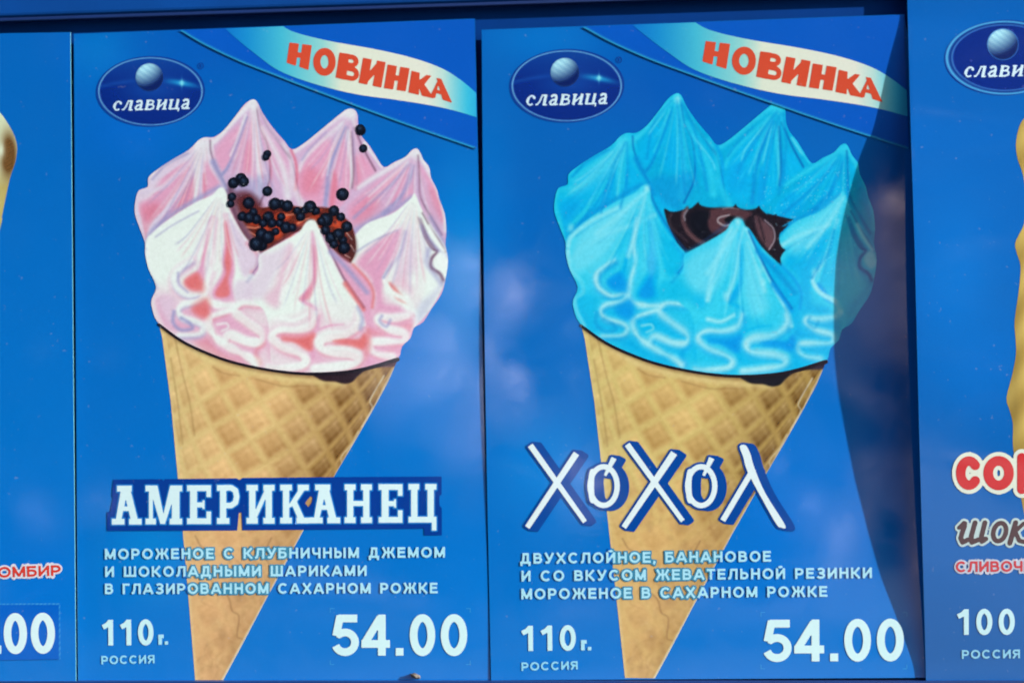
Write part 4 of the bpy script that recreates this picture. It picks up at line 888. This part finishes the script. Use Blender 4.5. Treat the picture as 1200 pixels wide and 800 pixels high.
# title: slab letters as outlines
def rect(x0, y0, x1, y1): return [(x0, y0), (x1, y0), (x1, y1), (x0, y1)]
def slab(ch, x0, x1, top=0.0, sx=None):
    """polygons in a box x0..x1 (pixels), y from 0 at the cap line to 1 at the baseline"""
    w = x1 - x0; s = .17; sw = 8.2; R = []
    if ch == 'А': R = [rect(x0 + w*.17, 0, x0 + w*.68, s), [(x0+w*.30,.1),(x0+w*.56,.1),(x0+w*.30,1),(x0+w*.10,1)], [(x0+w*.36,.06),(x0+w*.62,.06),(x0+w*.92,1),(x0+w*.66,1)],
                       rect(x0+w*.28,.52,x0+w*.70,.66), rect(x0, 1-s, x0+w*.44, 1), rect(x0+w*.56, 1-s, x1, 1)]
    if ch == 'М': R = [rect(x0, 0, x0+w*.34, s), rect(x1-w*.34, 0, x1, s), rect(x0+w*.09, 0, x0+w*.22, 1), rect(x1-w*.30, 0, x1-w*.07, 1), [(x0+w*.09,0),(x0+w*.34,0),(x0+w*.56,.99),(x0+w*.40,.99)],
                       [(x1-w*.34,0),(x1-w*.12,.0),(x0+w*.54,.99),(x0+w*.41,.99)], rect(x0, 1-s, x0+w*.30, 1), rect(x1-w*.36, 1-s, x1, 1)]
    if ch == 'Е': R = [rect(x0, 0, x1, s), rect(x0+w*.12, 0, x0+w*.44, 1), rect(x0, 1-s, x1, 1), rect(x1-w*.22, 0, x1, .32), rect(x1-w*.22, .66, x1, 1), rect(x0+w*.3, .43, x0+w*.70, .58), rect(x0+w*.62,.38,x0+w*.74,.62)]
    if ch == 'Р': R = [rect(x0, 0, x0+w*.5, s), rect(x0+w*.13, 0, x0+w*.43, 1), rect(x0, 1-s, x0+w*.56, 1)]
    if ch == 'И': R = [rect(x0, 0, x0+w*.42, s), rect(x0+w*.09, 0, x0+w*.34, 1), rect(x0, 1-s, x0+w*.42, 1), rect(x1-w*.42, 0, x1, s), rect(x1-w*.34, 0, x1-w*.09, 1), rect(x1-w*.42, 1-s, x1, 1), [(x0+w*.30,.98),(x0+w*.30,.66),(x1-w*.30,.02),(x1-w*.30,.34)]]
    if ch == 'К': R = [rect(x0, 0, x0+w*.42, s), rect(x0+w*.09, 0, x0+w*.33, 1), rect(x0, 1-s, x0+w*.42, 1), rect(x1-w*.42, 0, x1-w*.02, s), [(x1-w*.34,.08),(x1-w*.10,.08),(x0+w*.50,.54),(x0+w*.28,.62),(x0+w*.30,.5)],
                       [(x0+w*.34,.44),(x0+w*.56,.40),(x1-w*.08,1),(x1-w*.34,1)], rect(x1-w*.46, 1-s, x1, 1)]
    if ch == 'Н': R = [rect(x0, 0, x0+w*.42, s), rect(x0+w*.09, 0, x0+w*.34, 1), rect(x0, 1-s, x0+w*.42, 1), rect(x1-w*.42, 0, x1, s), rect(x1-w*.34, 0, x1-w*.09, 1), rect(x1-w*.42, 1-s, x1, 1), rect(x0+w*.3, .42, x1-w*.3, .57)]
    if ch == 'Ц': R = [rect(x0, 0, x0+w*.40, s), rect(x0+w*.09, 0, x0+w*.34, 1), rect(x0, 1-s, x1, 1), rect(x1-w*.42, 0, x1, s), rect(x1-w*.34, 0, x1-w*.09, 1), rect(x1-w*.19, .9, x1, 1.2)]
    return R
title = [('А',130.5,166.5),('М',170,214),('Е',218.7,247.8),('Р',253.7,281.5),('И',288.4,322.3),('К',327.8,363.2),('А',362.6,399.2),('Н',403.3,436.4),('Е',443.2,472.2),('Ц',478.2,512)]
TG = []
for ch, a, b in title:
    top = 568.2 - (a - 130) * .006 * 1.0; base = 614.8 - (a - 130) * .0068
    ss = [(np.array([(x, top + (base - top) * y) for x, y in pl]), 0) for pl in slab(ch, a, b)]
    if ch == 'Р':
        w = b - a; ss.append((np.array([(a + w * .3, top + 3.7), (a + w * .62, top + 3.7), (a + w * .80, top + 7), (a + w * .85, top + 14), (a + w * .80, top + 21), (a + w * .62, top + 24.5), (a + w * .3, top + 24.5)]), 7.6))
    TG.append(ss)
OUT = np.array([(133,561.5),(190,561),(191.5,563.5),(193,561),(277,560),(281,562),(284,559.6),(400,558.6),(517.6,558),(517.6,579),(515,581),(515,592),(517.8,595),(517.8,626.8),(497,627),(497,619),(400,620),(284,621),(283,600),(280,601),(278,621.2),(125.5,621.8),(125.5,599.5),(129,599),(131,590),(132.5,583),(131,581)], float)
KH = np.array([(357.5,589),(364,581),(366.5,583),(365,589),(361.5,594)], float)
to = printed('title_outline', c1, depth1, lambda X, Y: np.maximum(poly_sd(X, Y, OUT), -poly_sd(X, Y, KH)), (124, 556, 520, 629), .7, 3, (0, 58, 148))
h1 = letters('title_glow', c1, depth1, TG, (24, 124, 206), 4, .7, 1.0, False); h1.parent = to
letters('title_lettering', c1, depth1, TG, (222, 242, 246), 5, .45, -.6, False).parent = to
for t, p0, p1 in (("МОРОЖЕНОЕ С КЛУБНИЧНЫМ ДЖЕМОМ", (122.8, 655), (521.6, 652.8)), ("И ШОКОЛАДНЫМИ ШАРИКАМИ", (123, 675.6), (429.8, 674.3)), ("В ГЛАЗИРОВАННОМ САХАРНОМ РОЖКЕ", (122.8, 695.7), (512.8, 694.7))):
    text_line(c1, depth1, t, p0, p1, 12.4, halo=halo_colour(in_cone1), hr=1.6, space=.2, name='description_line', halo_only=lambda X, Y: in_cone1(X, Y) - 4)
text_line(c1, depth1, '110', (119.5, 755.8), (179.8, 755.3), 30, HEAVY, (206, 240, 250), 3, space=.24, name='weight_lettering')
text_line(c1, depth1, 'г.', (186.3, 754.8), (196.4, 754.6), 19, BOLD, TEXT, 3, space=.12, name='weight_lettering')
text_line(c1, depth1, 'РОССИЯ', (118.6, 777.8), (181.3, 776.6), 9.8, SANS, (150, 218, 244), 3, space=.14, name='country_lettering')
gl = price(c1, depth1, [('5', 389.2, 420.5), ('4', 423.6, 457), ('.', 463.8, 472.8), ('0', 480.2, 510), ('0', 516.3, 547.8)], (389, 767.6), (548, 767.6), 48)
letters('price_digits', c1, depth1, gl, (216, 243, 249), 3, .6); bracket(c1, depth1, 387, 712.5, 551, 778)

# ---- third: blue bubble gum
c2 = board('price_card', 'blue price card with the turquoise whipped cream cone, partly shaded along its right edge, titled ХОХОЛ',
           [(564.5, 35.2), (1060, 17), (1087, 793.5), (575.5, 796.5)], depth2,
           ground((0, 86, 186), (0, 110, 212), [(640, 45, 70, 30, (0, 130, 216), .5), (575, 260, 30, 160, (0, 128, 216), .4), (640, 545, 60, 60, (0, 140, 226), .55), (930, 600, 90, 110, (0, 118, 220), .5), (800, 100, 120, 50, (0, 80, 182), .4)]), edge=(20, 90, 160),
           bulge=lambda u, y: np.where(u < .5, 4.5 * np.sin(np.pi * np.clip((y - 35) / 762, 0, 1)) * (1 - 2 * u) * -.4, 11 * np.clip((y - 22) / 70, 0, 1) * (2 * u - 1) * np.clip((800 - y) / 60, 0, 1)))
logo(c2, depth2, 664.2, 100.8, 67.5, 43.2, 662, 85, 17, (615.5, 124.3), (712.2, 122), 12.6, reg=(725, 70.5))
CW = quad_fit([(340,51),(528,119),(210,35.5),(280,72),(367,106),(467,143),(556,174),(333,32),(440,58),(557,137),(556,22)], [(836,53),(1034.5,119.5),(682,31),(760,71),(857,104.5),(963,140),(1062,175),(818,29),(935,56),(1066,137),(1060,18)])
corner(c2, depth2, CW, clip=lambda X, Y: np.maximum(X - (1059.2 + (Y - 17) * .0348), (35.2 - 18.2 * (X - 564.5) / 495.5 + .6) - Y))
cone_and_cream(c2, depth2, False, ART_WARP)
# title: slanted sticks and two round letters with a dark block shade
def taper(p, q, a, b):
    p = np.array(p, float); q = np.array(q, float); u = (q - p) / np.linalg.norm(q - p); n = np.array([-u[1], u[0]])
    return np.array([p + n * a / 2, p - n * a / 2, q - n * b / 2, q + n * b / 2])
H = [([(taper((621.5,521.5),(685.5,611),6.6,5.2),0),(taper((675.5,531),(618,617.5),7.2,6),0)]),
     ([(taper((735,520.5),(800,610),6.6,5.2),0),(taper((790,530.5),(731,617.5),8,6),0)]),
     ([(np.array(smooth([(867,523),(873.5,521.5),(879,531),(884,548),(897,578),(920,615),(915,617.5),(909.5,613),(893,584),(876,552),(871,535)],4,True)),0),(taper((883,549),(847,609.5),6.2,6.2),0)])]
def o_letter(x0, y0, x1, y1, tick):
    cx, cy = (x0 + x1) / 2, (y0 + y1) / 2; rx, ry = (x1 - x0) / 2, (y1 - y0) / 2
    t = np.linspace(0, 2 * math.pi, 33)
    mid = np.array([(cx + (rx - 4.2) * math.cos(k), cy + (ry - 3) * math.sin(k)) for k in t])
    thick = np.array([(cx - rx + 5.4 + 2.8 * (1 - math.cos(k)), cy + (ry - 8) * math.sin(k)) for k in np.linspace(-1.25, 1.25, 10)])
    (a, b), (c, d) = tick
    return [(mid, 6.0), (thick, 6.6), (taper((a, b), (c, d), 6.4, 3.0), 0)]
H.insert(1, o_letter(687.3, 543.5, 727.5, 594.8, ((719.5, 536.5), (709, 557))))
H.insert(3, o_letter(801.6, 543.5, 841.8, 595, ((834, 536.5), (824.5, 557))))
hf = glyph_field(H, False, 16)
for k_, hset in enumerate(H):
    f1 = glyph_field([hset], False, 18)
    def shade(X, Y, f1=f1):
        S = f1(X, Y)
        for s in (2.2, 4.4, 6.6, 8.6): S = np.minimum(S, f1(X - s, Y - s * .12))
        return S - 2.6
    sh = printed('title_letter', c2, depth2, shade, (f1.box[0] + 8, f1.box[1] + 8, f1.box[2] + 2, f1.box[3] - 8), .6, 3 + (k_ % 2), (0, 70, 156))
    letters('letter_face', c2, depth2, [hset], (232, 242, 248), 5, .5, .1, False).parent = sh
WC = np.array(ART_WARP(*np.array(CONE_EDGE, float).T)).T
def in_cone2(x, y): return poly_sd(x, y, WC)
for t, p0, p1 in (("ДВУХСЛОЙНОЕ, БАНАНОВОЕ", (609.6, 660.2), (903.6, 657.6)), ("И СО ВКУСОМ ЖЕВАТЕЛЬНОЙ РЕЗИНКИ", (611, 680.8), (1021.9, 676.9)), ("МОРОЖЕНОЕ В САХАРНОМ РОЖКЕ", (610.8, 701.8), (969.6, 698.7))):
    text_line(c2, depth2, t, p0, p1, 12.6, halo=halo_colour(in_cone2), hr=1.6, space=.2, name='description_line', halo_only=lambda X, Y: in_cone2(X, Y) - 4)
text_line(c2, depth2, '110', (611, 762.3), (675, 761.6), 29.5, HEAVY, (206, 240, 250), 3, space=.24, name='weight_lettering')
text_line(c2, depth2, 'г.', (681.5, 761.6), (692.4, 761.4), 19.5, BOLD, TEXT, 3, space=.12, name='weight_lettering')
text_line(c2, depth2, 'РОССИЯ', (611, 785.4), (677.3, 783.8), 9.8, SANS, (150, 218, 244), 3, space=.14, name='country_lettering')
gl = price(c2, depth2, [('5', 894.6, 927.8), ('4', 930.8, 965.8), ('.', 972.8, 982.2), ('0', 989.3, 1021), ('0', 1027.4, 1059.6)], (894.6, 774.7), (1059, 773.8), 49)
letters('price_digits', c2, depth2, gl, (216, 243, 249), 3, .6); bracket(c2, depth2, 891.8, 717, 1062.8, 783)

# ---- fourth: cut by the right border, its left edge bows forward
def e3(u, y): return (edge_px(y) - (1063.5 + 22 * (y / 800))) * (1 - u)
c3 = board('price_card', 'blue price card cut off by the right border, weight 100, bowing out of the row',
           [(1063.5, -14), (1330, -22), (1345, 796), (1085.3, 797.5)], depth3,
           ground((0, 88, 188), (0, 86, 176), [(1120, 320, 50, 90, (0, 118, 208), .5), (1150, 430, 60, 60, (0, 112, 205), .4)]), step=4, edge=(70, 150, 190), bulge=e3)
logo(c3, depth3, 1177.5, 67.8, 71, 44.2, 1175.3, 52.3, 18.6, (1129, 91.2), (1229, 88.6), 13, kind=1)
W3 = np.array([(1240,100),(1215,128),(1201,138),(1194,150),(1190.5,170),(1193,188),(1199,205),(1202,235),(1200,262),(1194,275),(1189.5,286),(1192,298),(1196,312),(1194,340),(1189,376),(1190,395),(1190.6,415),(1186,440),(1179.5,466),(1183,480),(1187,496),(1187,520),(1190,545),(1196,580),(1204,620),(1240,800),(1300,800),(1300,100)], float)
def w3c(x, y):
    a = np.clip(.5 + .5 * np.sin((y + x * 1.2) / 9.0), 0, 1)[:, None]; e = np.clip((x - 1190) / 12, 0, 1)[:, None]
    c = np.array((176, 142, 70)) * (1 - a) + np.array((206, 172, 92)) * a; return ink(c * (.85 + .15 * e))
printed('wafer_cone', c3, depth3, lambda X, Y: poly_sd(X, Y, smooth(W3, 3, True)), (1175, 100, 1290, 796), 1.2, 1, w3c)
# red rounded lowercase word
RW = [[(np.array(arc(0, 0, 9.6, 14.2, 40, 320, 20)) * (1, -1) + (1135.5, 554), 11.2)], [(np.array(arc(0, 0, 12.2, 14.4, 0, 360, 26)) + (1170.3, 554), 11.4)],
      [(np.array([(1197.5, 536), (1197.5, 573)]), 11), (np.array([(1197.5, 556), (1218, 537)]), 9), (np.array([(1200, 554), (1219, 573)]), 10)]]
a = letters('title_lettering', c3, depth3, RW, (206, 48, 52), 4, .6, 0, False); letters('lettering_outline', c3, depth3, RW, (222, 222, 206), 3, .8, 4.6, False).parent = a
sl = lambda P: np.array([(x + (636 - y) * .16, y) for x, y in P])
BW = [[(sl([(1121,618),(1126,612),(1128,616),(1125,630),(1127,634.5),(1131,633)]),4.4),(sl([(1127,613),(1125,630),(1128,635),(1134,632)]),5.6),(sl([(1139,612),(1137,628),(1139,635),(1146,632)]),5.6),(sl([(1150.5,612),(1149,628),(1150.5,634),(1154.5,631)]),5.6)],
      [(sl(np.array(arc(0,0,7.4,10.6,0,360,22)) + (1169.5,623)),5.4)],
      [(sl([(1186.5,612),(1183.5,636)]),5.8),(sl([(1186,624),(1196,613),(1202,612)]),4.6),(sl([(1188,623),(1194,633),(1202,635)]),5)]]
a = letters('flavour_lettering', c3, depth3, BW, (82, 54, 58), 4, .6, 0, False); letters('lettering_outline', c3, depth3, BW, (190, 206, 206), 3, .8, 2.6, False).parent = a
text_line(c3, depth3, 'СЛИВОЧНОЕ', (1120, 670), (1238, 669), 12.6, BOLD, (206, 56, 66), 4, halo=(200, 200, 216), hr=1.9, space=.09, name='flavour_lettering')
text_line(c3, depth3, '100', (1121.5, 743.3), (1189.3, 743), 30, HEAVY, (206, 238, 248), 3, space=.24, name='weight_lettering')
text_line(c3, depth3, 'РОССИЯ', (1127, 771.3), (1195.5, 770.6), 10.2, SANS, (150, 212, 240), 3, space=.14, name='country_lettering')

# ------------------------------------------------------------------ the freezer front behind the cards
def bm_box(name, lo, hi, mat, bevel=.0006, parent=None):
    me = bpy.data.meshes.new(name); x0, y0, z0 = lo; x1, y1, z1 = hi
    v = [(x0,y0,z0),(x1,y0,z0),(x1,y1,z0),(x0,y1,z0),(x0,y0,z1),(x1,y0,z1),(x1,y1,z1),(x0,y1,z1)]
    me.from_pydata(v, [], [(0,1,5,4),(1,2,6,5),(2,3,7,6),(3,0,4,7),(4,5,6,7),(3,2,1,0)]); me.materials.append(mat)
    o = bpy.data.objects.new(name, me); COL.objects.link(o)
    if bevel:
        md = o.modifiers.new('b', 'BEVEL'); md.width = bevel; md.segments = 3; md.limit_method = 'ANGLE'
    if parent is not None: o.parent = parent
    return o
wall = bm_box('display_wall', (-.6, .0, -.3), (.6, .012, .3), M_WALL, 0); wall['kind'] = 'structure'
flat_y = lambda d: flat(d)
def strip(name, line, below, proud, mat):
    """a long moulding whose lower (or upper) edge follows a line seen in the photo"""
    (xa, ya), (xb, yb) = line
    A = surf_point(xa, ya, flat(proud)); B = surf_point(xb, yb, flat(proud)); h = .05
    s = -1 if below else 1
    e = bpy.data.objects.new(name, None); COL.objects.link(e)
    e.location = Vector(((A + B) / 2).tolist()); L = float(np.linalg.norm(B - A)); d = B - A
    e.rotation_euler = (0, -math.atan2(d[2], d[0]), 0)
    return e, L
rail, L = strip('top_rail', ((-150, 27), (1350, -22)), False, .0042, M_BACK)
rail['label'] = 'long painted blue rail along the top border above the row of price cards'; rail['category'] = 'rail'
bm_box('rail_face', (-L / 2, 0.0002, .0004), (L / 2, .0038, .05), M_BACK, .0012, rail)
bm_box('rail_lip', (-L / 2, .0008, -.0006), (L / 2, .0038, .0004), M_DARK, .0002, rail)
ledge, L = strip('bottom_ledge', ((-150, 797.6), (1350, 797.2)), True, .0052, M_DARK)
ledge['label'] = 'dark blue ledge along the bottom border that the price cards stand on'; ledge['category'] = 'ledge'
bm_box('ledge_body', (-L / 2, 0.0, -.03), (L / 2, .0050, -.0001), M_DARK, .0005, ledge)
# a dried crumb lying at the foot of the second card
me = bpy.data.meshes.new('crumb'); import bmesh
bm = bmesh.new(); bmesh.ops.create_icosphere(bm, subdivisions=3, radius=1)
for v in bm.verts:
    n = 1 + .28 * math.sin(v.co.x * 5 + v.co.y * 3) * math.sin(v.co.z * 4 + 1); v.co = Vector((v.co.x * .0015 * n, v.co.y * .0006 * n, v.co.z * .00065 * n))
bm.to_mesh(me); bm.free()
for p in me.polygons: p.use_smooth = True
me.materials.append(plain_material('dried_crumb', (.10, .085, .07), .8, 0, 900, .7))
cb = bpy.data.objects.new('crumb', me); COL.objects.link(cb); p = surf_point(487, 791.5, depth1, .0010); cb.location = Vector(p.tolist()); cb.rotation_euler = (0, .25, .2)
cb['label'] = 'small dark dried crumb lying at the foot of the card below its price'; cb['category'] = 'crumb'

# ------------------------------------------------------------------ what the glossy cards mirror: the place behind the photographer, partly added for its reflections
GZ = -0.90
pave = bm_box('pavement', (-40, -60, GZ - .2), (40, 3, GZ), plain_material('worn_asphalt', (.040, .042, .046), .85, 0, 3, .2), 0); pave['kind'] = 'structure'
def leafy(name, cx, cy, w, d, h, n, leaf, mat, seed, mode='box'):
    r = np.random.default_rng(seed); P = r.uniform(-1, 1, (n, 3))
    if mode == 'ball': P /= np.maximum(np.linalg.norm(P, axis=1), .3)[:, None] * r.uniform(.98, 1.25, n)[:, None]
    lump = 1 + .18 * np.sin(P[:, 0] * 9 + seed) * np.cos(P[:, 2] * 7)
    P = P * np.array([w / 2, d / 2, h / 2]) * lump[:, None] + np.array([cx, cy, GZ + h / 2])
    a = r.normal(0, 1, (n, 3)); a /= np.linalg.norm(a, axis=1)[:, None]; b = np.cross(a, r.normal(0, 1, (n, 3))); b /= np.linalg.norm(b, axis=1)[:, None]
    V = np.stack([P + a * leaf, P + b * leaf * .5, P - a * leaf, P - b * leaf * .5], 1).reshape(-1, 3)
    return link_mesh(name, V, np.arange(4 * n).reshape(n, 4), None, mat, None, False)
LEAF = plain_material('dark_leaf', (.035, .07, .03), .7, 0, 2, .4)
hd = leafy('hedge', -3, -13.5, 22, 3.0, 5.6, 24000, .17, LEAF, 4)
hb = bm_box('hedge_sky_blocker', (-14, -14.6, GZ), (8, -13.6, GZ + 5.6), LEAF, 0, None); hb.parent = hd; h2 = leafy('added_lower_hedge', 14.5, -13.3, 14, 2.6, 4.0, 12000, .17, LEAF, 6); h2.parent = hd; bm_box('hedge_sky_blocker', (7.6, -14.4, GZ), (21.5, -13.5, GZ + 3.9), LEAF, 0, None).parent = hd  # solid cores and lower hedge added to hide bright sky from the cards
hd['kind'] = 'stuff'; hd['label'] = 'tall dark leafy hedge across the pavement opposite the cards'; hd['category'] = 'hedge'
BARK = plain_material('bark', (.10, .08, .06), .9, 0, 6, .3)
tr = bpy.data.objects.new('sky_blocking_tree', None); COL.objects.link(tr); tr.location = (4.6, -15.5, GZ); tr['label'] = 'broad dark foliage added behind the hedge to block sky from the cards'; tr['category'] = 'sky_blocking_tree'  # unseen, added to block the sky mirrored in the fourth card
cw = leafy('crown', 4.6, -15.5, 9, 5, 9, 16000, .2, LEAF, 9, 'ball'); cw.data.transform(Matrix.Translation((-4.6, 15.5, -GZ + 4.5))); cw.parent = tr
ck = leafy('inner_leaves', 4.6, -15.5, 7, 3.5, 8, 9000, .3, LEAF, 10); ck.data.transform(Matrix.Translation((-4.6, 15.5, -GZ + 4.5))); ck.parent = tr
bm_box('trunk', (-.25, -.25, 0), (.25, .25, 7), BARK, .1, tr)
# a passer-by in a short pale top and a dark skirt
SKIN = plain_material('skin', (.66, .42, .36), .55, 0, 8, .06); TOP = plain_material('pale_pink_top', (.68, .50, .55), .9, 0, 12, .1); SHORTS = plain_material('navy_shorts', (.03, .04, .08), .9, 0, 12, .1); HAIR = plain_material('brown_hair', (.06, .035, .02), .6, 0, 40, .3)
def skinned(name, J, Eg, R, mat, parent, sub=2):
    me = bpy.data.meshes.new(name); me.from_pydata(J, Eg, []); o = bpy.data.objects.new(name, me); COL.objects.link(o); o.parent = parent
    md = o.modifiers.new('skin', 'SKIN'); lay = me.skin_vertices[0].data if me.skin_vertices else None
    if lay is None:
        bpy.context.view_layer.objects.active = o; o.select_set(True); bpy.ops.mesh.customdata_skin_add(); lay = me.skin_vertices[0].data
    for v, r in zip(lay, R): v.radius = (r, r) if not isinstance(r, tuple) else r
    lay[0].use_root = True
    s = o.modifiers.new('s', 'SUBSURF'); s.levels = sub; s.render_levels = sub; me.materials.append(mat)
    md.use_smooth_shade = True
    return o
pr = bpy.data.objects.new('person', None); COL.objects.link(pr); pr.location = (1.46, -7.0, GZ)
pr['label'] = 'person in a short pale pink top and navy skirt standing across the pavement'; pr['category'] = 'person'
J = [(0,0,.92),(0,0,1.08),(0,.0,1.28),(0,0,1.42),(0,0,1.52),(0,.01,1.60),(0,.0,1.68),
     (-.09,0,.86),(-.10,.01,.48),(-.10,-.02,.10),(-.10,.08,.035),(-.10,.17,.03),(.09,0,.86),(.11,.03,.48),(.11,.0,.10),(.11,.10,.035),(.11,.19,.03),
     (-.16,0,1.38),(-.21,-.01,1.12),(-.14,.16,.98),(-.11,.22,.96),(.16,0,1.38),(.21,-.01,1.12),(.15,.17,1.0),(.12,.23,.99)]
Eg = [(0,1),(1,2),(2,3),(3,4),(4,5),(5,6),(0,7),(7,8),(8,9),(9,10),(10,11),(0,12),(12,13),(13,14),(14,15),(15,16),(3,17),(17,18),(18,19),(19,20),(3,21),(21,22),(22,23),(23,24)]
Rr = [(.14,.10),(.125,.09),(.145,.10),(.09,.07),.05,(.075,.09),(.06,.075),.085,.055,.04,.035,.025,.085,.055,.04,.035,.025,.05,.042,.03,.025,.05,.042,.03,.025]
body = skinned('body', J, Eg, Rr, SKIN, pr)
skinned('skirt', [(0,0,.86),(0,0,.96),(0,0,1.10),(0,0,1.22)], [(0,1),(1,2),(2,3)], [(.19,.15),(.165,.125),(.135,.10),(.135,.10)], SHORTS, pr)
skinned('top', [(0,0,1.20),(0,0,1.26),(0,0,1.32),(0,0,1.40),(-.17,0,1.375),(-.20,-.005,1.25),(.17,0,1.375),(.20,-.005,1.25)], [(0,1),(1,2),(2,3),(3,4),(4,5),(3,6),(6,7)], [(.15,.112),(.155,.115),(.155,.112),(.10,.08),.065,.058,.065,.058], TOP, pr)
skinned('shorts', [(0,0,.93),(0,0,.99),(-.09,0,.84),(-.10,.0,.74),(.09,0,.84),(.105,.01,.74)], [(0,1),(0,2),(2,3),(0,4),(4,5)], [(.155,.115),(.15,.112),.10,.082,.10,.082], SHORTS, pr)
skinned('hair', [(0,-.02,1.71),(0,-.055,1.62),(0,-.07,1.50)], [(0,1),(1,2)], [(.085,.085),(.085,.07),(.06,.04)], HAIR, pr)
for s in (-1, 1):
    for k in range(5):
        x = s * .115 - s * .012 * k + s * .01; bz = .97 + (.01 if s > 0 else 0)
        skinned('finger', [(x, .235, bz), (x, .275, bz - .012 + .002 * k), (x - s * .004, .30, bz - .035)], [(0,1),(1,2)], [.009,.008,.007], SKIN, pr, 1)

# added bushes: white heads invented to put pale glints in the glossy cards
WHITE = plain_material('glint_blossom', (.86, .83, .88), .8, 0, 30, .05); STEM = plain_material('green_stem', (.06, .09, .04), .7, 0, 30, .2)
def ball_mesh(name, at, rad, n, leaf, mat, parent, seed):
    r = np.random.default_rng(seed); P = r.normal(0, 1, (n, 3)); P /= np.linalg.norm(P, axis=1)[:, None]; P = P * (np.array(rad) * r.uniform(.6, 1.05, (n, 1))) + np.array(at)
    a = r.normal(0, 1, (n, 3)); a /= np.linalg.norm(a, axis=1)[:, None]; b = np.cross(a, r.normal(0, 1, (n, 3))); b /= np.linalg.norm(b, axis=1)[:, None]
    V = np.stack([P + a * leaf, P + b * leaf * .7, P - a * leaf, P - b * leaf * .7], 1).reshape(-1, 3)
    o = link_mesh(name, V, np.arange(4 * n).reshape(n, 4), None, mat, None, False); o.parent = parent; return o
def glint_bush(x, y, crown, heads, label, seed):
    e = bpy.data.objects.new('added_glint_bush', None); COL.objects.link(e); e.location = (x, y, GZ); e['label'] = label; e['category'] = 'glint_bush'
    for i, (hx, hz, rx, rz) in enumerate(heads): ball_mesh('blossom', (hx, .12, hz), (rx, rx, rz), 420, .016 + rx * .07, WHITE, e, seed * 9 + i)
    cx, cz, rx, rz = crown; ball_mesh('crown', (cx, -.3, cz), (rx, rx * .7, rz), 2500, .05, LEAF, e, seed)
    bm_box('stem', (-.02, -.32, 0), (.02, -.28, cz), STEM, .005, e)
glint_bush(-1.65, -7.1, (0, .30, .42, .30), [(0, .36, .07, .055)], 'low dark shrub added for a glint on the cards, bearing one white blossom head', 1)
glint_bush(-.15, -7.1, (0, .8, .5, .75), [(-.12, 1.0, .12, .17), (.06, .84, .09, .12), (.0, 1.30, .10, .16), (.34, .54, .09, .08)], 'round shrub added for glints on the cards, with four white blossom heads', 2)
glint_bush(1.10, -7.5, (0, .5, .3, .45), [(.09, .51, .05, .06), (.22, .33, .06, .17), (-.05, .7, .04, .05)], 'shrub added behind the person for glints on the cards, with three white blossom heads', 3)
glint_bush(3.3, -7.1, (0, 1.1, .6, 1.1), [(-.04, 1.88, .11, .28), (.25, 1.6, .12, .10), (-.03, .52, .2, .07)], 'tallest shrub, added at the right for glints on the cards', 4)
